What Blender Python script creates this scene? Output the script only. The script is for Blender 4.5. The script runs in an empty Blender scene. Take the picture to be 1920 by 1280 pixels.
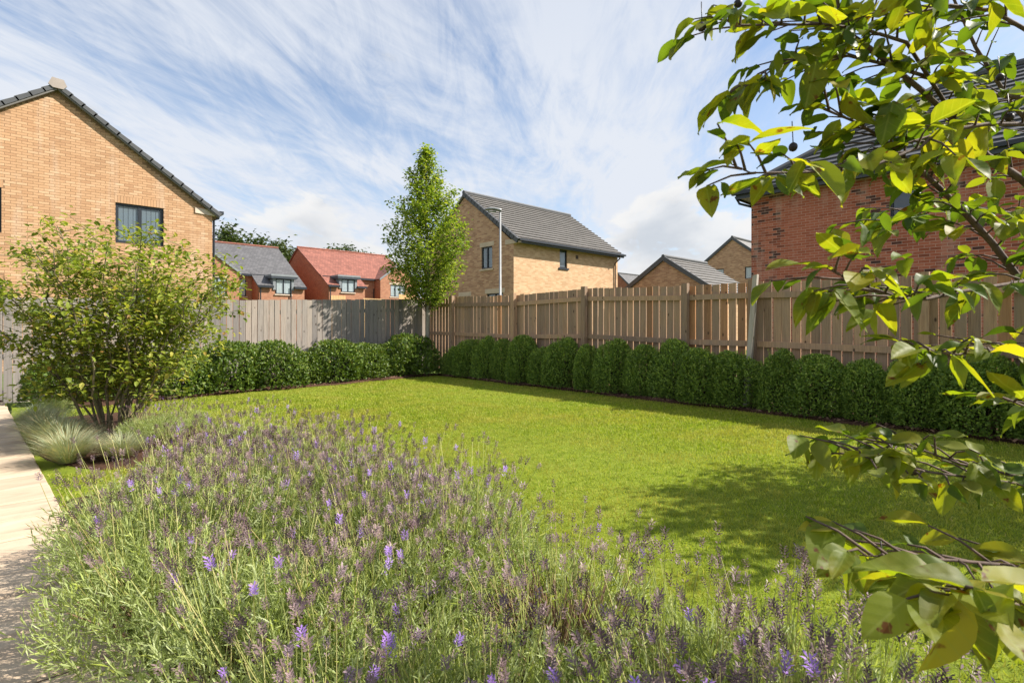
import bpy, math, random
import numpy as np
from mathutils import Vector, Matrix
SC = bpy.context.scene
COL = SC.collection
rng = np.random.default_rng(11)
random.seed(5)
R = math.radians

# ------------------------------------------------------------------ camera
CAM_H = 1.2
cd = bpy.data.cameras.new('camera'); cam = bpy.data.objects.new('camera', cd); COL.objects.link(cam)
AZ = R(47.04)                                   # forward direction, from +X towards +Y
cam.location = (0, 0, CAM_H)
cam.rotation_euler = (R(90), 0, AZ - R(90))
cd.sensor_width = 36; cd.lens = 36 * 988 / 1920
cd.shift_y = -28 / 1920
cd.clip_start = 0.05; cd.clip_end = 3000
cd.dof.use_dof = True; cd.dof.focus_distance = 6.0; cd.dof.aperture_fstop = 13
SC.camera = cam

# ------------------------------------------------------------------ sky, sun, exposure
SUNV = Vector((0.85, -0.70, 1.0)).normalized()
EL = math.asin(SUNV.z)
w = bpy.data.worlds.new('World'); SC.world = w; w.use_nodes = True
nt = w.node_tree; nt.nodes.clear()
def N(tree, typ, **kw):
    n = tree.nodes.new(typ)
    for k, v in kw.items():
        setattr(n, k, v)
    return n
def build_world():
    L = nt.links.new
    out = N(nt, 'ShaderNodeOutputWorld')
    sky = N(nt, 'ShaderNodeTexSky', sky_type='NISHITA', sun_disc=False, sun_elevation=EL,
            sun_rotation=math.atan2(SUNV.x, SUNV.y), air_density=1.0, dust_density=0.6, ozone_density=1.6)
    b1 = N(nt, 'ShaderNodeBackground'); b1.inputs[1].default_value = 0.095
    L(sky.outputs[0], b1.inputs[0])
    tc = N(nt, 'ShaderNodeTexCoord')
    sep = N(nt, 'ShaderNodeSeparateXYZ'); L(tc.outputs['Generated'], sep.inputs[0])
    def math_(op, a, b=None, clamp=False):
        m = N(nt, 'ShaderNodeMath', operation=op, use_clamp=clamp)
        for i, v in enumerate((a, b)):
            if v is None: continue
            if isinstance(v, (int, float)): m.inputs[i].default_value = v
            else: L(v, m.inputs[i])
        return m.outputs[0]
    zc = math_('MAXIMUM', sep.outputs[2], 0.0)
    zz = math_('ADD', zc, 0.10)
    px = math_('DIVIDE', sep.outputs[0], zz); py = math_('DIVIDE', sep.outputs[1], zz)
    comb = N(nt, 'ShaderNodeCombineXYZ'); L(px, comb.inputs[0]); L(py, comb.inputs[1])
    def mapped(rot, sc, loc=(0, 0, 0)):
        m1 = N(nt, 'ShaderNodeMapping'); m1.inputs['Rotation'].default_value = (0, 0, -rot)
        L(comb.outputs[0], m1.inputs[0])
        m2 = N(nt, 'ShaderNodeMapping'); m2.inputs['Scale'].default_value = sc; m2.inputs['Location'].default_value = loc
        L(m1.outputs[0], m2.inputs[0]); return m2.outputs[0]
    def noise(vec, sc, det, rough, dist):
        n = N(nt, 'ShaderNodeTexNoise'); L(vec, n.inputs['Vector'])
        n.inputs['Scale'].default_value = sc; n.inputs['Detail'].default_value = det
        n.inputs['Roughness'].default_value = rough; n.inputs['Distortion'].default_value = dist
        return n.outputs[0]
    def smooth(v, a, b):
        m = N(nt, 'ShaderNodeMapRange', interpolation_type='SMOOTHSTEP'); L(v, m.inputs[0])
        m.inputs[1].default_value = a; m.inputs[2].default_value = b
        return m.outputs[0]
    ang = R(33)
    # long cirrus streaks running away from the viewer
    st = noise(mapped(ang, (0.42, 1.25, 1), (5.6, 0.9, 0)), 1.55, 12, 0.64, 0.75)
    fine = noise(mapped(ang + 0.22, (0.8, 3.0, 1), (0.3, 5.2, 0)), 2.6, 10, 0.68, 1.0)
    broad = noise(mapped(ang, (0.45, 0.7, 1), (7.4, 2.2, 0)), 1.3, 5, 0.5, 0.4)
    s1 = math_('ADD', math_('MULTIPLY', st, 0.66), math_('MULTIPLY', fine, 0.26))
    s2 = math_('ADD', s1, math_('MULTIPLY', broad, 0.28))
    cir = smooth(s2, 0.455, 0.70)
    # haze of thin cloud, thicker low down
    low = smooth(zc, 0.62, 0.0)
    cir2 = math_('ADD', math_('MULTIPLY', cir, 0.86), math_('MULTIPLY', low, 0.42), True)
    # cumulus puffs low above the horizon
    mp = N(nt, 'ShaderNodeMapping'); mp.inputs['Scale'].default_value = (1, 1, 2.0); mp.inputs['Location'].default_value = (2.3, 0.4, 0)
    L(tc.outputs['Generated'], mp.inputs[0])
    cu = noise(mp.outputs[0], 4.6, 10, 0.55, 0.15)
    band = math_('MULTIPLY', smooth(zc, 0.36, 0.10), 0.19)
    cum = smooth(math_('ADD', cu, band), 0.64, 0.71)
    mp2 = N(nt, 'ShaderNodeMapping'); mp2.inputs['Scale'].default_value = (1, 1, 2.0); mp2.inputs['Location'].default_value = (2.3, 0.4, 0.09)
    L(tc.outputs['Generated'], mp2.inputs[0])
    cu2 = noise(mp2.outputs[0], 4.6, 6, 0.5, 0.15)
    shade = smooth(cu2, 0.45, 0.72)
    mixc = N(nt, 'ShaderNodeMix', data_type='RGBA'); L(shade, mixc.inputs[0])
    mixc.inputs[6].default_value = (1.0, 1.0, 1.0, 1); mixc.inputs[7].default_value = (0.70, 0.74, 0.80, 1)
    mixb = N(nt, 'ShaderNodeMix', data_type='RGBA'); L(cum, mixb.inputs[0])
    mixb.inputs[6].default_value = (0.86, 0.91, 1.0, 1); L(mixc.outputs[2], mixb.inputs[7])
    b2 = N(nt, 'ShaderNodeBackground'); L(mixb.outputs[2], b2.inputs[0]); b2.inputs[1].default_value = CLOUD
    fac = math_('MAXIMUM', cir2, math_('MULTIPLY', cum, 0.95))
    mx = N(nt, 'ShaderNodeMixShader'); L(fac, mx.inputs[0]); L(b1.outputs[0], mx.inputs[1]); L(b2.outputs[0], mx.inputs[2])
    L(mx.outputs[0], out.inputs[0])
CLOUD = 0.46
build_world()
sd = bpy.data.lights.new('sun', 'SUN'); sd.energy = 4.7; sd.angle = R(0.53); sd.color = (1.0, 0.93, 0.82)
sun = bpy.data.objects.new('sun', sd); COL.objects.link(sun)
sun.rotation_euler = SUNV.to_track_quat('Z', 'Y').to_euler(); sun.location = (20, -16, 24)
vs = SC.view_settings
vs.view_transform = 'Standard'; vs.look = 'None'; vs.gamma = 1; vs.use_curve_mapping = False
vs.exposure = 1.0
SC.cycles.max_bounces = 8; SC.cycles.transparent_max_bounces = 8
SC.render.film_transparent = False

# ------------------------------------------------------------------ helpers
ORG = {}
def tag(o, label=None, cat=None, group=None, kind=None):
    if label: o['label'] = label
    if cat: o['category'] = cat
    if group: o['group'] = group
    if kind: o['kind'] = kind
    return o
def thing(name, loc, label, cat, group=None):
    o = bpy.data.objects.new(name, None); COL.objects.link(o); o.location = loc
    o.empty_display_size = 0.2
    ORG[o.name] = Vector(loc)
    return tag(o, label, cat, group)
class MB:
    def __init__(s): s.v = []; s.f = []
    def box(s, x0, x1, y0, y1, z0, z1):
        b = len(s.v)
        s.v += [(x0, y0, z0), (x1, y0, z0), (x1, y1, z0), (x0, y1, z0), (x0, y0, z1), (x1, y0, z1), (x1, y1, z1), (x0, y1, z1)]
        s.f += [tuple(b + i for i in q) for q in ((0, 3, 2, 1), (4, 5, 6, 7), (0, 1, 5, 4), (1, 2, 6, 5), (2, 3, 7, 6), (3, 0, 4, 7))]
        return s
    def hexa(s, p):                                # 8 points: bottom 4, top 4
        b = len(s.v); s.v += [tuple(q) for q in p]
        s.f += [tuple(b + i for i in q) for q in ((0, 3, 2, 1), (4, 5, 6, 7), (0, 1, 5, 4), (1, 2, 6, 5), (2, 3, 7, 6), (3, 0, 4, 7))]
        return s
    def poly(s, pts):
        b = len(s.v); s.v += [tuple(q) for q in pts]; s.f.append(tuple(range(b, b + len(pts)))); return s
    def prism(s, pts, d):                          # polygon swept along vector d
        b = len(s.v); n = len(pts); d = Vector(d)
        s.v += [tuple(q) for q in pts] + [tuple(Vector(q) + d) for q in pts]
        s.f.append(tuple(range(b + n - 1, b - 1, -1))); s.f.append(tuple(range(b + n, b + 2 * n)))
        for i in range(n):
            j = (i + 1) % n; s.f.append((b + i, b + j, b + n + j, b + n + i))
        return s
    def tube(s, pts, rad, n=6, cap=True):
        pts = [Vector(p) for p in pts]; b0 = len(s.v)
        up = Vector((0.13, 0.21, 0.97)).normalized()
        for i, p in enumerate(pts):
            d = (pts[min(i + 1, len(pts) - 1)] - pts[max(i - 1, 0)]).normalized()
            a = d.cross(up)
            if a.length < 1e-3: a = d.cross(Vector((1, 0, 0)))
            a.normalize(); c = d.cross(a)
            r = rad[i] if hasattr(rad, '__len__') else rad
            for k in range(n):
                t = 2 * math.pi * k / n
                s.v.append(tuple(p + a * (r * math.cos(t)) + c * (r * math.sin(t))))
        for i in range(len(pts) - 1):
            for k in range(n):
                q = b0 + i * n; k2 = (k + 1) % n
                s.f.append((q + k, q + k2, q + n + k2, q + n + k))
        if cap:
            s.f.append(tuple(b0 + k for k in range(n - 1, -1, -1)))
            e = b0 + (len(pts) - 1) * n; s.f.append(tuple(e + k for k in range(n)))
        return s
    def build(s, name, mat, parent=None, smooth=False, loc=None):
        me = bpy.data.meshes.new(name)
        o = Vector((0, 0, 0)) if parent is None else ORG[parent.name]
        if loc is not None: o = Vector(loc)
        me.from_pydata([(x - o.x, y - o.y, z - o.z) for x, y, z in s.v], [], s.f)
        if smooth: me.polygons.foreach_set('use_smooth', [True] * len(me.polygons))
        me.materials.append(mat)
        return link(name, me, parent, loc)
def link(name, me, parent=None, loc=None):
    ob = bpy.data.objects.new(name, me); COL.objects.link(ob)
    if parent is not None:
        ob.parent = parent; ORG[ob.name] = ORG[parent.name]
    elif loc is not None:
        ob.location = loc; ORG[ob.name] = Vector(loc)
    else: ORG[ob.name] = Vector((0, 0, 0))
    return ob
def np_mesh(name, V, F, mat, rnd=None, smooth=False):
    """V (n,3) array, F (m,k) index array"""
    V = np.asarray(V, np.float32); F = np.asarray(F, np.int32)
    me = bpy.data.meshes.new(name); k = F.shape[1]
    me.vertices.add(len(V)); me.vertices.foreach_set('co', V.ravel())
    me.loops.add(F.size); me.loops.foreach_set('vertex_index', F.ravel())
    me.polygons.add(len(F)); me.polygons.foreach_set('loop_start', np.arange(0, F.size, k, dtype=np.int32))
    if smooth: me.polygons.foreach_set('use_smooth', np.ones(len(F), bool))
    if rnd is not None:
        a = me.attributes.new('rnd', 'FLOAT', 'POINT'); a.data.foreach_set('value', np.asarray(rnd, np.float32))
    me.materials.append(mat); me.update(); me.validate()
    if not smooth: me.shade_flat()
    return me
def unit(a):
    return a / np.maximum(np.linalg.norm(a, axis=-1, keepdims=True), 1e-9)
def scatter(tv, tf, pos, ax, nr, sc, rnd=None):
    """copies of a template (x along ax, z along nr) -> V, F, rnd"""
    tv = np.asarray(tv, float); tf = np.asarray(tf, int); n = len(pos)
    ax = unit(np.asarray(ax, float)); nr = np.asarray(nr, float)
    nr = unit(nr - (nr * ax).sum(1, keepdims=True) * ax); yy = np.cross(nr, ax)
    sc = np.asarray(sc, float)
    if sc.ndim == 1: sc = np.stack([sc, sc, sc], 1)
    T = tv[None] * sc[:, None, :]
    V = pos[:, None, :] + T[:, :, :1] * ax[:, None, :] + T[:, :, 1:2] * yy[:, None, :] + T[:, :, 2:] * nr[:, None, :]
    F = tf[None] + (np.arange(n) * len(tv))[:, None, None]
    if rnd is None: rnd = rng.random(n)
    return V.reshape(-1, 3), F.reshape(-1, tf.shape[1]), np.repeat(rnd, len(tv))
def rdir(n):
    return unit(rng.normal(size=(n, 3)))
LEAF2 = ([(0, 0, 0), (.42, .27, .07), (.42, -.27, .07), (1, 0, -.08)], [(0, 2, 3), (0, 3, 1)])
LEAF4 = ([(0, 0, 0), (.3, .25, .06), (.3, -.25, .06), (.7, .2, .04), (.7, -.2, .04), (1, 0, -.12), (.3, 0, 0), (.7, 0, -.03)],
         [(0, 2, 6), (0, 6, 1), (6, 2, 4), (6, 4, 7), (1, 6, 7), (1, 7, 3), (7, 4, 5), (3, 7, 5)])

# ------------------------------------------------------------------ materials
def mat(name):
    m = bpy.data.materials.new(name); m.use_nodes = True
    t = m.node_tree; b = t.nodes['Principled BSDF']
    return m, t, b, t.links.new
def ramp(t, fac, cols, interp='LINEAR'):
    n = N(t, 'ShaderNodeValToRGB'); n.color_ramp.interpolation = interp
    e = n.color_ramp.elements
    while len(e) < len(cols): e.new(0.5)
    for i, (p, c) in enumerate(cols):
        e[i].position = p; e[i].color = (*c, 1)
    t.links.new(fac, n.inputs[0]); return n.outputs[0]
def tnoise(t, vec, sc, det=4, rough=.55, dist=0.):
    n = N(t, 'ShaderNodeTexNoise'); n.inputs['Scale'].default_value = sc; n.inputs['Detail'].default_value = det
    n.inputs['Roughness'].default_value = rough; n.inputs['Distortion'].default_value = dist
    if vec is not None: t.links.new(vec, n.inputs['Vector'])
    return n.outputs[0]
def mapping(t, vec, sc=(1, 1, 1), rot=(0, 0, 0)):
    n = N(t, 'ShaderNodeMapping'); n.inputs['Scale'].default_value = sc; n.inputs['Rotation'].default_value = rot
    t.links.new(vec, n.inputs[0]); return n.outputs[0]
def mixcol(t, fac, a, b, mode='MIX'):
    n = N(t, 'ShaderNodeMix', data_type='RGBA', blend_type=mode)
    for i, v in ((0, fac), (6, a), (7, b)):
        if isinstance(v, (int, float)): n.inputs[i].default_value = v
        elif isinstance(v, tuple): n.inputs[i].default_value = (*v, 1)
        else: t.links.new(v, n.inputs[i])
    return n.outputs[2]
def bump(t, b, h, st, dist=0.01):
    n = N(t, 'ShaderNodeBump'); n.inputs['Strength'].default_value = st; n.inputs['Distance'].default_value = dist
    t.links.new(h, n.inputs['Height']); t.links.new(n.outputs[0], b.inputs['Normal'])
def plain(name, c, rough=.6, metal=0., spec=.4, var=.12):
    m, t, b, L = mat(name)
    geo = N(t, 'ShaderNodeNewGeometry')
    n = tnoise(t, geo.outputs['Position'], 3.0, 5)
    lo = tuple(x * (1 - var) for x in c); hi = tuple(min(1, x * (1 + var)) for x in c)
    L(ramp(t, n, [(.3, lo), (.7, hi)]), b.inputs['Base Color'])
    b.inputs['Roughness'].default_value = rough; b.inputs['Metallic'].default_value = metal
    b.inputs['Specular IOR Level'].default_value = spec
    return m
def attr(t, name='rnd'):
    return N(t, 'ShaderNodeAttribute', attribute_name=name).outputs['Fac']
def leafmat(name, cols, trans=.4, tint=(1.25, 1.25, .6), rough=.5, objrand=False, spots=False, spec=.35):
    m, t, b, L = mat(name)
    r = N(t, 'ShaderNodeObjectInfo').outputs['Random'] if objrand else attr(t)
    c = ramp(t, r, cols)
    geo = N(t, 'ShaderNodeNewGeometry')
    if spots:
        tcn = N(t, 'ShaderNodeTexCoord')
        oi = N(t, 'ShaderNodeObjectInfo')
        va = N(t, 'ShaderNodeVectorMath', operation='ADD'); L(tcn.outputs['Object'], va.inputs[0])
        sc = N(t, 'ShaderNodeVectorMath', operation='SCALE'); sc.inputs[0].default_value = (31, 17, 9); L(oi.outputs['Random'], sc.inputs['Scale'])
        L(sc.outputs[0], va.inputs[1])
        big = tnoise(t, va.outputs[0], 14, 4)
        c = mixcol(t, ramp(t, big, [(.42, (0, 0, 0)), (.66, (.7, .7, .7))]), c, (.27, .235, .025))
        sp = tnoise(t, va.outputs[0], 52, 3)
        c = mixcol(t, ramp(t, sp, [(.635, (0, 0, 0)), (.68, (.95, .95, .95))]), c, (.13, .045, .015))
        # midrib and side veins along the leaf
        sepn = N(t, 'ShaderNodeSeparateXYZ'); L(tcn.outputs['Object'], sepn.inputs[0])
        ab = N(t, 'ShaderNodeMath', operation='ABSOLUTE'); L(sepn.outputs[1], ab.inputs[0])
        mr = N(t, 'ShaderNodeMapRange'); L(ab.outputs[0], mr.inputs[0]); mr.inputs[1].default_value = .0; mr.inputs[2].default_value = .0016
        mr.inputs[3].default_value = .5; mr.inputs[4].default_value = 0
        c = mixcol(t, mr.outputs[0], c, (.30, .34, .10))
        sb = N(t, 'ShaderNodeMath', operation='MULTIPLY_ADD'); L(ab.outputs[0], sb.inputs[0]); sb.inputs[1].default_value = -1.1; L(sepn.outputs[0], sb.inputs[2])
        mu = N(t, 'ShaderNodeMath', operation='MULTIPLY'); L(sb.outputs[0], mu.inputs[0]); mu.inputs[1].default_value = 560
        si = N(t, 'ShaderNodeMath', operation='SINE'); L(mu.outputs[0], si.inputs[0])
        vn = N(t, 'ShaderNodeMapRange'); L(si.outputs[0], vn.inputs[0]); vn.inputs[1].default_value = .86; vn.inputs[2].default_value = 1.; vn.inputs[4].default_value = .28
        c = mixcol(t, vn.outputs[0], c, (.24, .28, .07))
        bump(t, b, si.outputs[0], .12, .0006)
    else:
        n = tnoise(t, geo.outputs['Position'], 2.2, 3)
        c = mixcol(t, .45, c, mixcol(t, n, (.35, .35, .35), (1.5, 1.5, 1.5)), 'MULTIPLY')
        c2 = N(t, 'ShaderNodeHueSaturation'); L(c, c2.inputs['Color']); c2.inputs['Value'].default_value = 1.18; c = c2.outputs[0]
    L(c, b.inputs['Base Color']); b.inputs['Roughness'].default_value = rough
    b.inputs['Specular IOR Level'].default_value = spec
    tr = N(t, 'ShaderNodeBsdfTranslucent'); L(mixcol(t, 1.0, c, tint, 'MULTIPLY'), tr.inputs[0])
    mx = N(t, 'ShaderNodeMixShader'); mx.inputs[0].default_value = trans
    L(b.outputs[0], mx.inputs[1]); L(tr.outputs[0], mx.inputs[2])
    L(mx.outputs[0], t.nodes['Material Output'].inputs[0])
    return m
def brickface(name, cols):
    m, t, b, L = mat(name)
    geo = N(t, 'ShaderNodeNewGeometry')
    c = ramp(t, attr(t), cols)
    n = tnoise(t, geo.outputs['Position'], 42, 5, .65)
    c = mixcol(t, .4, c, mixcol(t, n, (.6, .6, .6), (1.4, 1.4, 1.4)), 'MULTIPLY')
    n2 = tnoise(t, geo.outputs['Position'], .8, 3)
    c = mixcol(t, .38, c, mixcol(t, n2, (.6, .62, .66), (1.35, 1.3, 1.25)), 'MULTIPLY')
    n4 = tnoise(t, mapping(t, geo.outputs['Position'], (2.2, 2.2, .35)), 1.1, 6, .6)
    c = mixcol(t, ramp(t, n4, [(.52, (0, 0, 0)), (.74, (.4, .4, .4))]), c, (.62, .52, .42))
    L(c, b.inputs['Base Color']); b.inputs['Roughness'].default_value = .9; b.inputs['Specular IOR Level'].default_value = .15
    bump(t, b, n, .2, .003)
    return m
def bricktex(name, c1, c2, mortar, axis):
    """small far bricks: axis 0 wall runs along X, 1 along Y"""
    m, t, b, L = mat(name)
    geo = N(t, 'ShaderNodeNewGeometry')
    sp = N(t, 'ShaderNodeSeparateXYZ'); L(geo.outputs['Position'], sp.inputs[0])
    cb = N(t, 'ShaderNodeCombineXYZ'); L(sp.outputs[axis], cb.inputs[0]); L(sp.outputs[2], cb.inputs[1])
    bt = N(t, 'ShaderNodeTexBrick'); L(cb.outputs[0], bt.inputs[0])
    bt.inputs['Color1'].default_value = (*c1, 1); bt.inputs['Color2'].default_value = (*c2, 1); bt.inputs['Mortar'].default_value = (*mortar, 1)
    bt.inputs['Scale'].default_value = 1; bt.inputs['Mortar Size'].default_value = .006; bt.inputs['Bias'].default_value = -.1
    bt.inputs['Brick Width'].default_value = .225; bt.inputs['Row Height'].default_value = .075
    n = tnoise(t, geo.outputs['Position'], 1.6, 5, .65)
    c = mixcol(t, .5, bt.outputs[0], mixcol(t, n, (.6, .6, .62), (1.4, 1.38, 1.35)), 'MULTIPLY')
    L(c, b.inputs['Base Color']); b.inputs['Roughness'].default_value = .9; b.inputs['Specular IOR Level'].default_value = .15
    bump(t, b, bt.outputs['Fac'], -.6, .006)
    return m
def wood(name, a, b_, grey, seed):
    m, t, b, L = mat(name)
    tcn = N(t, 'ShaderNodeTexCoord'); oi = N(t, 'ShaderNodeObjectInfo')
    va = N(t, 'ShaderNodeVectorMath', operation='ADD'); L(tcn.outputs['Object'], va.inputs[0])
    sc = N(t, 'ShaderNodeVectorMath', operation='SCALE'); sc.inputs[0].default_value = (13 + seed, 29, 47); L(oi.outputs['Random'], sc.inputs['Scale'])
    L(sc.outputs[0], va.inputs[1])
    g = tnoise(t, mapping(t, va.outputs[0], (38, 38, 1.7)), 1.6, 6, .62, .6)
    c = ramp(t, g, [(.28, a), (.5, b_), (.75, tuple(min(1, x * 1.25) for x in b_))])
    blotch = tnoise(t, mapping(t, va.outputs[0], (5, 5, 1.3)), 1.3, 4)
    c = mixcol(t, ramp(t, blotch, [(.35, (0, 0, 0)), (.7, (.75, .75, .75))]), c, grey)
    c = mixcol(t, .55, c, ramp(t, oi.outputs['Random'], [(0, (.55, .55, .57)), (.5, (1., .98, .95)), (1, (1.5, 1.34, 1.15))]), 'MULTIPLY')
    vo = N(t, 'ShaderNodeTexVoronoi'); vo.inputs['Scale'].default_value = 1.0
    L(mapping(t, va.outputs[0], (7.5, 7.5, 3.6)), vo.inputs['Vector'])
    c = mixcol(t, ramp(t, vo.outputs['Distance'], [(.07, (.85, .85, .85)), (.13, (0, 0, 0))]), c, (.05, .03, .02))
    L(c, b.inputs['Base Color']); b.inputs['Roughness'].default_value = .85; b.inputs['Specular IOR Level'].default_value = .2
    bump(t, b, g, .35, .004)
    return m
def roofmat(name, c, var=.18, courses=None):
    m, t, b, L = mat(name)
    geo = N(t, 'ShaderNodeNewGeometry'); oi = N(t, 'ShaderNodeObjectInfo')
    n = tnoise(t, geo.outputs['Position'], 1.4, 6, .65)
    n2 = tnoise(t, geo.outputs['Position'], 26, 3)
    col = ramp(t, n, [(.25, tuple(x * (1 - var) for x in c)), (.75, tuple(x * (1 + var) for x in c))])
    col = mixcol(t, .4, col, mixcol(t, n2, (.7, .7, .7), (1.3, 1.3, 1.3)), 'MULTIPLY')
    if courses:
        sp = N(t, 'ShaderNodeSeparateXYZ'); L(geo.outputs['Position'], sp.inputs[0])
        cb = N(t, 'ShaderNodeCombineXYZ'); L(sp.outputs[0], cb.inputs[0]); L(sp.outputs[2], cb.inputs[1])
        bt = N(t, 'ShaderNodeTexBrick'); L(cb.outputs[0], bt.inputs[0])
        bt.inputs['Color1'].default_value = (.75, .75, .75, 1); bt.inputs['Color2'].default_value = (1.2, 1.2, 1.2, 1); bt.inputs['Mortar'].default_value = (.35, .35, .35, 1)
        bt.inputs['Scale'].default_value = 1; bt.inputs['Mortar Size'].default_value = .012; bt.inputs['Brick Width'].default_value = .27; bt.inputs['Row Height'].default_value = courses
        col = mixcol(t, .8, col, bt.outputs[0], 'MULTIPLY'); bump(t, b, bt.outputs['Fac'], -.6, .02)
    L(col, b.inputs['Base Color']); b.inputs['Roughness'].default_value = .62; b.inputs['Specular IOR Level'].default_value = .35
    return m
M = {}
M['buff'] = brickface('buff_brick', [(0, (.44, .255, .145)), (.3, (.50, .30, .17)), (.75, (.54, .335, .195)), (1, (.60, .40, .25))])
M['red'] = brickface('red_brick', [(0, (.07, .04, .035)), (.12, (.14, .055, .04)), (.2, (.30, .09, .05)), (.6, (.40, .125, .07)), (1, (.48, .17, .10))])
M['mortar_buff'] = plain('mortar_sand', (.27, .16, .09), .95, var=.2)
M['mortar_red'] = plain('mortar_pink', (.52, .36, .28), .95, var=.15)
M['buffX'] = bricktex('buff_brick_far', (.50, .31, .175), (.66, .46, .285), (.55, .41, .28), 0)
M['buffY'] = bricktex('buff_brick_shaded', (.34, .19, .115), (.56, .36, .22), (.46, .34, .24), 1)  # same buff brick, darkened: the gable side's shade is put into the colour
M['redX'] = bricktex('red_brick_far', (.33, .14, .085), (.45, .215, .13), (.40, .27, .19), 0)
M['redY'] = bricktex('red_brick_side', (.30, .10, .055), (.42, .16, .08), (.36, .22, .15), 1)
M['tile'] = roofmat('grey_concrete_tile', (.16, .15, .14))
M['tile_dark'] = roofmat('dark_concrete_tile', (.085, .088, .095))
M['slate'] = roofmat('slate_tile', (.115, .113, .118), .15, .16)
M['clay'] = roofmat('clay_tile', (.27, .105, .075), .25, .16)
M['frame'] = plain('anthracite_frame', (.022, .027, .036), .42, var=.1)
M['fascia'] = plain('anthracite_fascia', (.05, .06, .075), .4, var=.1)
M['lead'] = plain('grey_lead', (.22, .24, .26), .5)
M['stone'] = plain('pale_stone', (.52, .42, .31), .85)
M['cream'] = plain('cream_board', (.62, .50, .40), .7)
M['cap'] = plain('mortar_cap', (.36, .31, .28), .9)
M['blind'] = plain('pale_blind', (.26, .29, .32), .8, var=.05)
M['curtain'] = plain('white_curtain', (.78, .79, .80), .8, var=.05)
M['room'] = plain('dim_room', (.10, .115, .13), .9)
M['metal'] = plain('galvanised_steel', (.30, .31, .32), .55, .3)
M['wood'] = wood('weathered_board', (.22, .135, .085), (.39, .26, .17), (.31, .235, .18), 1)
M['wood_warm'] = wood('fresh_board', (.24, .115, .055), (.40, .215, .11), (.34, .20, .12), 4)
M['wood_grey'] = wood('silvered_board', (.16, .14, .125), (.29, .26, .235), (.26, .245, .23), 7)
M['wood_pale'] = wood('pale_new_post', (.30, .26, .22), (.43, .38, .33), (.38, .35, .32), 9)
M['wood_new'] = wood('orange_new_board', (.42, .25, .12), (.58, .37, .19), (.5, .34, .2), 3)
def glassmat():
    m, t, b, L = mat('window_glass')
    tr = N(t, 'ShaderNodeBsdfTransparent'); tr.inputs[0].default_value = (.72, .78, .8, 1)
    gl = N(t, 'ShaderNodeBsdfGlossy'); gl.inputs['Roughness'].default_value = .02
    fr = N(t, 'ShaderNodeLayerWeight'); fr.inputs[0].default_value = .5
    pw = N(t, 'ShaderNodeMath', operation='POWER'); L(fr.outputs['Facing'], pw.inputs[0]); pw.inputs[1].default_value = 3.
    mr = N(t, 'ShaderNodeMath', operation='MULTIPLY_ADD'); L(pw.outputs[0], mr.inputs[0]); mr.inputs[1].default_value = .7; mr.inputs[2].default_value = .10
    mx = N(t, 'ShaderNodeMixShader'); L(mr.outputs[0], mx.inputs[0]); L(tr.outputs[0], mx.inputs[1]); L(gl.outputs[0], mx.inputs[2])
    L(mx.outputs[0], t.nodes['Material Output'].inputs[0]); return m
M['glass'] = glassmat()
def bark(name, c):
    m, t, b, L = mat(name)
    geo = N(t, 'ShaderNodeNewGeometry')
    n = tnoise(t, mapping(t, geo.outputs['Position'], (30, 30, 9)), 2.0, 5, .65)
    L(ramp(t, n, [(.3, tuple(x * .55 for x in c)), (.7, tuple(x * 1.3 for x in c))]), b.inputs['Base Color'])
    b.inputs['Roughness'].default_value = .85; bump(t, b, n, .5, .004); return m
M['bark_pale'] = bark('pale_bark', (.30, .27, .22))
M['bark'] = bark('brown_bark', (.10, .065, .05))
M['bark_olive'] = bark('olive_stem', (.17, .14, .085))
def groundmat(name, stops, sc, bsc, bst, big=.25):
    m, t, b, L = mat(name)
    geo = N(t, 'ShaderNodeNewGeometry')
    n = tnoise(t, geo.outputs['Position'], sc, 8, .68)
    c = ramp(t, n, stops)
    g = tnoise(t, geo.outputs['Position'], big, 4)
    c = mixcol(t, .4, c, mixcol(t, g, (.6, .6, .6), (1.4, 1.4, 1.35)), 'MULTIPLY')
    L(c, b.inputs['Base Color']); b.inputs['Roughness'].default_value = .95; b.inputs['Specular IOR Level'].default_value = .1
    bump(t, b, tnoise(t, geo.outputs['Position'], bsc, 5, .7), bst, .02); return m
M['ground'] = groundmat('rough_grass', [(.3, (.05, .09, .015)), (.7, (.12, .17, .035))], 3, 30, .6)
M['soil'] = groundmat('bark_mulch', [(.3, (.035, .02, .014)), (.6, (.11, .06, .04)), (.8, (.20, .12, .08))], 26, 45, 1.0, 2.)
M['lawn'] = groundmat('lawn_turf', [(.3, (.11, .15, .015)), (.55, (.19, .24, .026)), (.75, (.25, .26, .045))], 9, 60, .8, .6)
def slabmat():
    m, t, b, L = mat('sandstone_slab')
    geo = N(t, 'ShaderNodeNewGeometry'); oi = N(t, 'ShaderNodeObjectInfo')
    n = tnoise(t, mapping(t, geo.outputs['Position'], (1, 3.2, 1)), 2.3, 7, .62, .8)
    c = ramp(t, n, [(.28, (.36, .27, .20)), (.5, (.47, .37, .27)), (.75, (.54, .45, .35))])
    c = mixcol(t, .6, c, ramp(t, oi.outputs['Random'], [(0, (.82, .80, .78)), (1, (1.12, 1.08, 1.02))]), 'MULTIPLY')
    f = tnoise(t, geo.outputs['Position'], 120, 4, .7)
    c = mixcol(t, .3, c, mixcol(t, f, (.6, .6, .6), (1.4, 1.4, 1.4)), 'MULTIPLY')
    L(c, b.inputs['Base Color']); b.inputs['Roughness'].default_value = .85; bump(t, b, f, .25, .003); return m
M['slab'] = slabmat()
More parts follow.
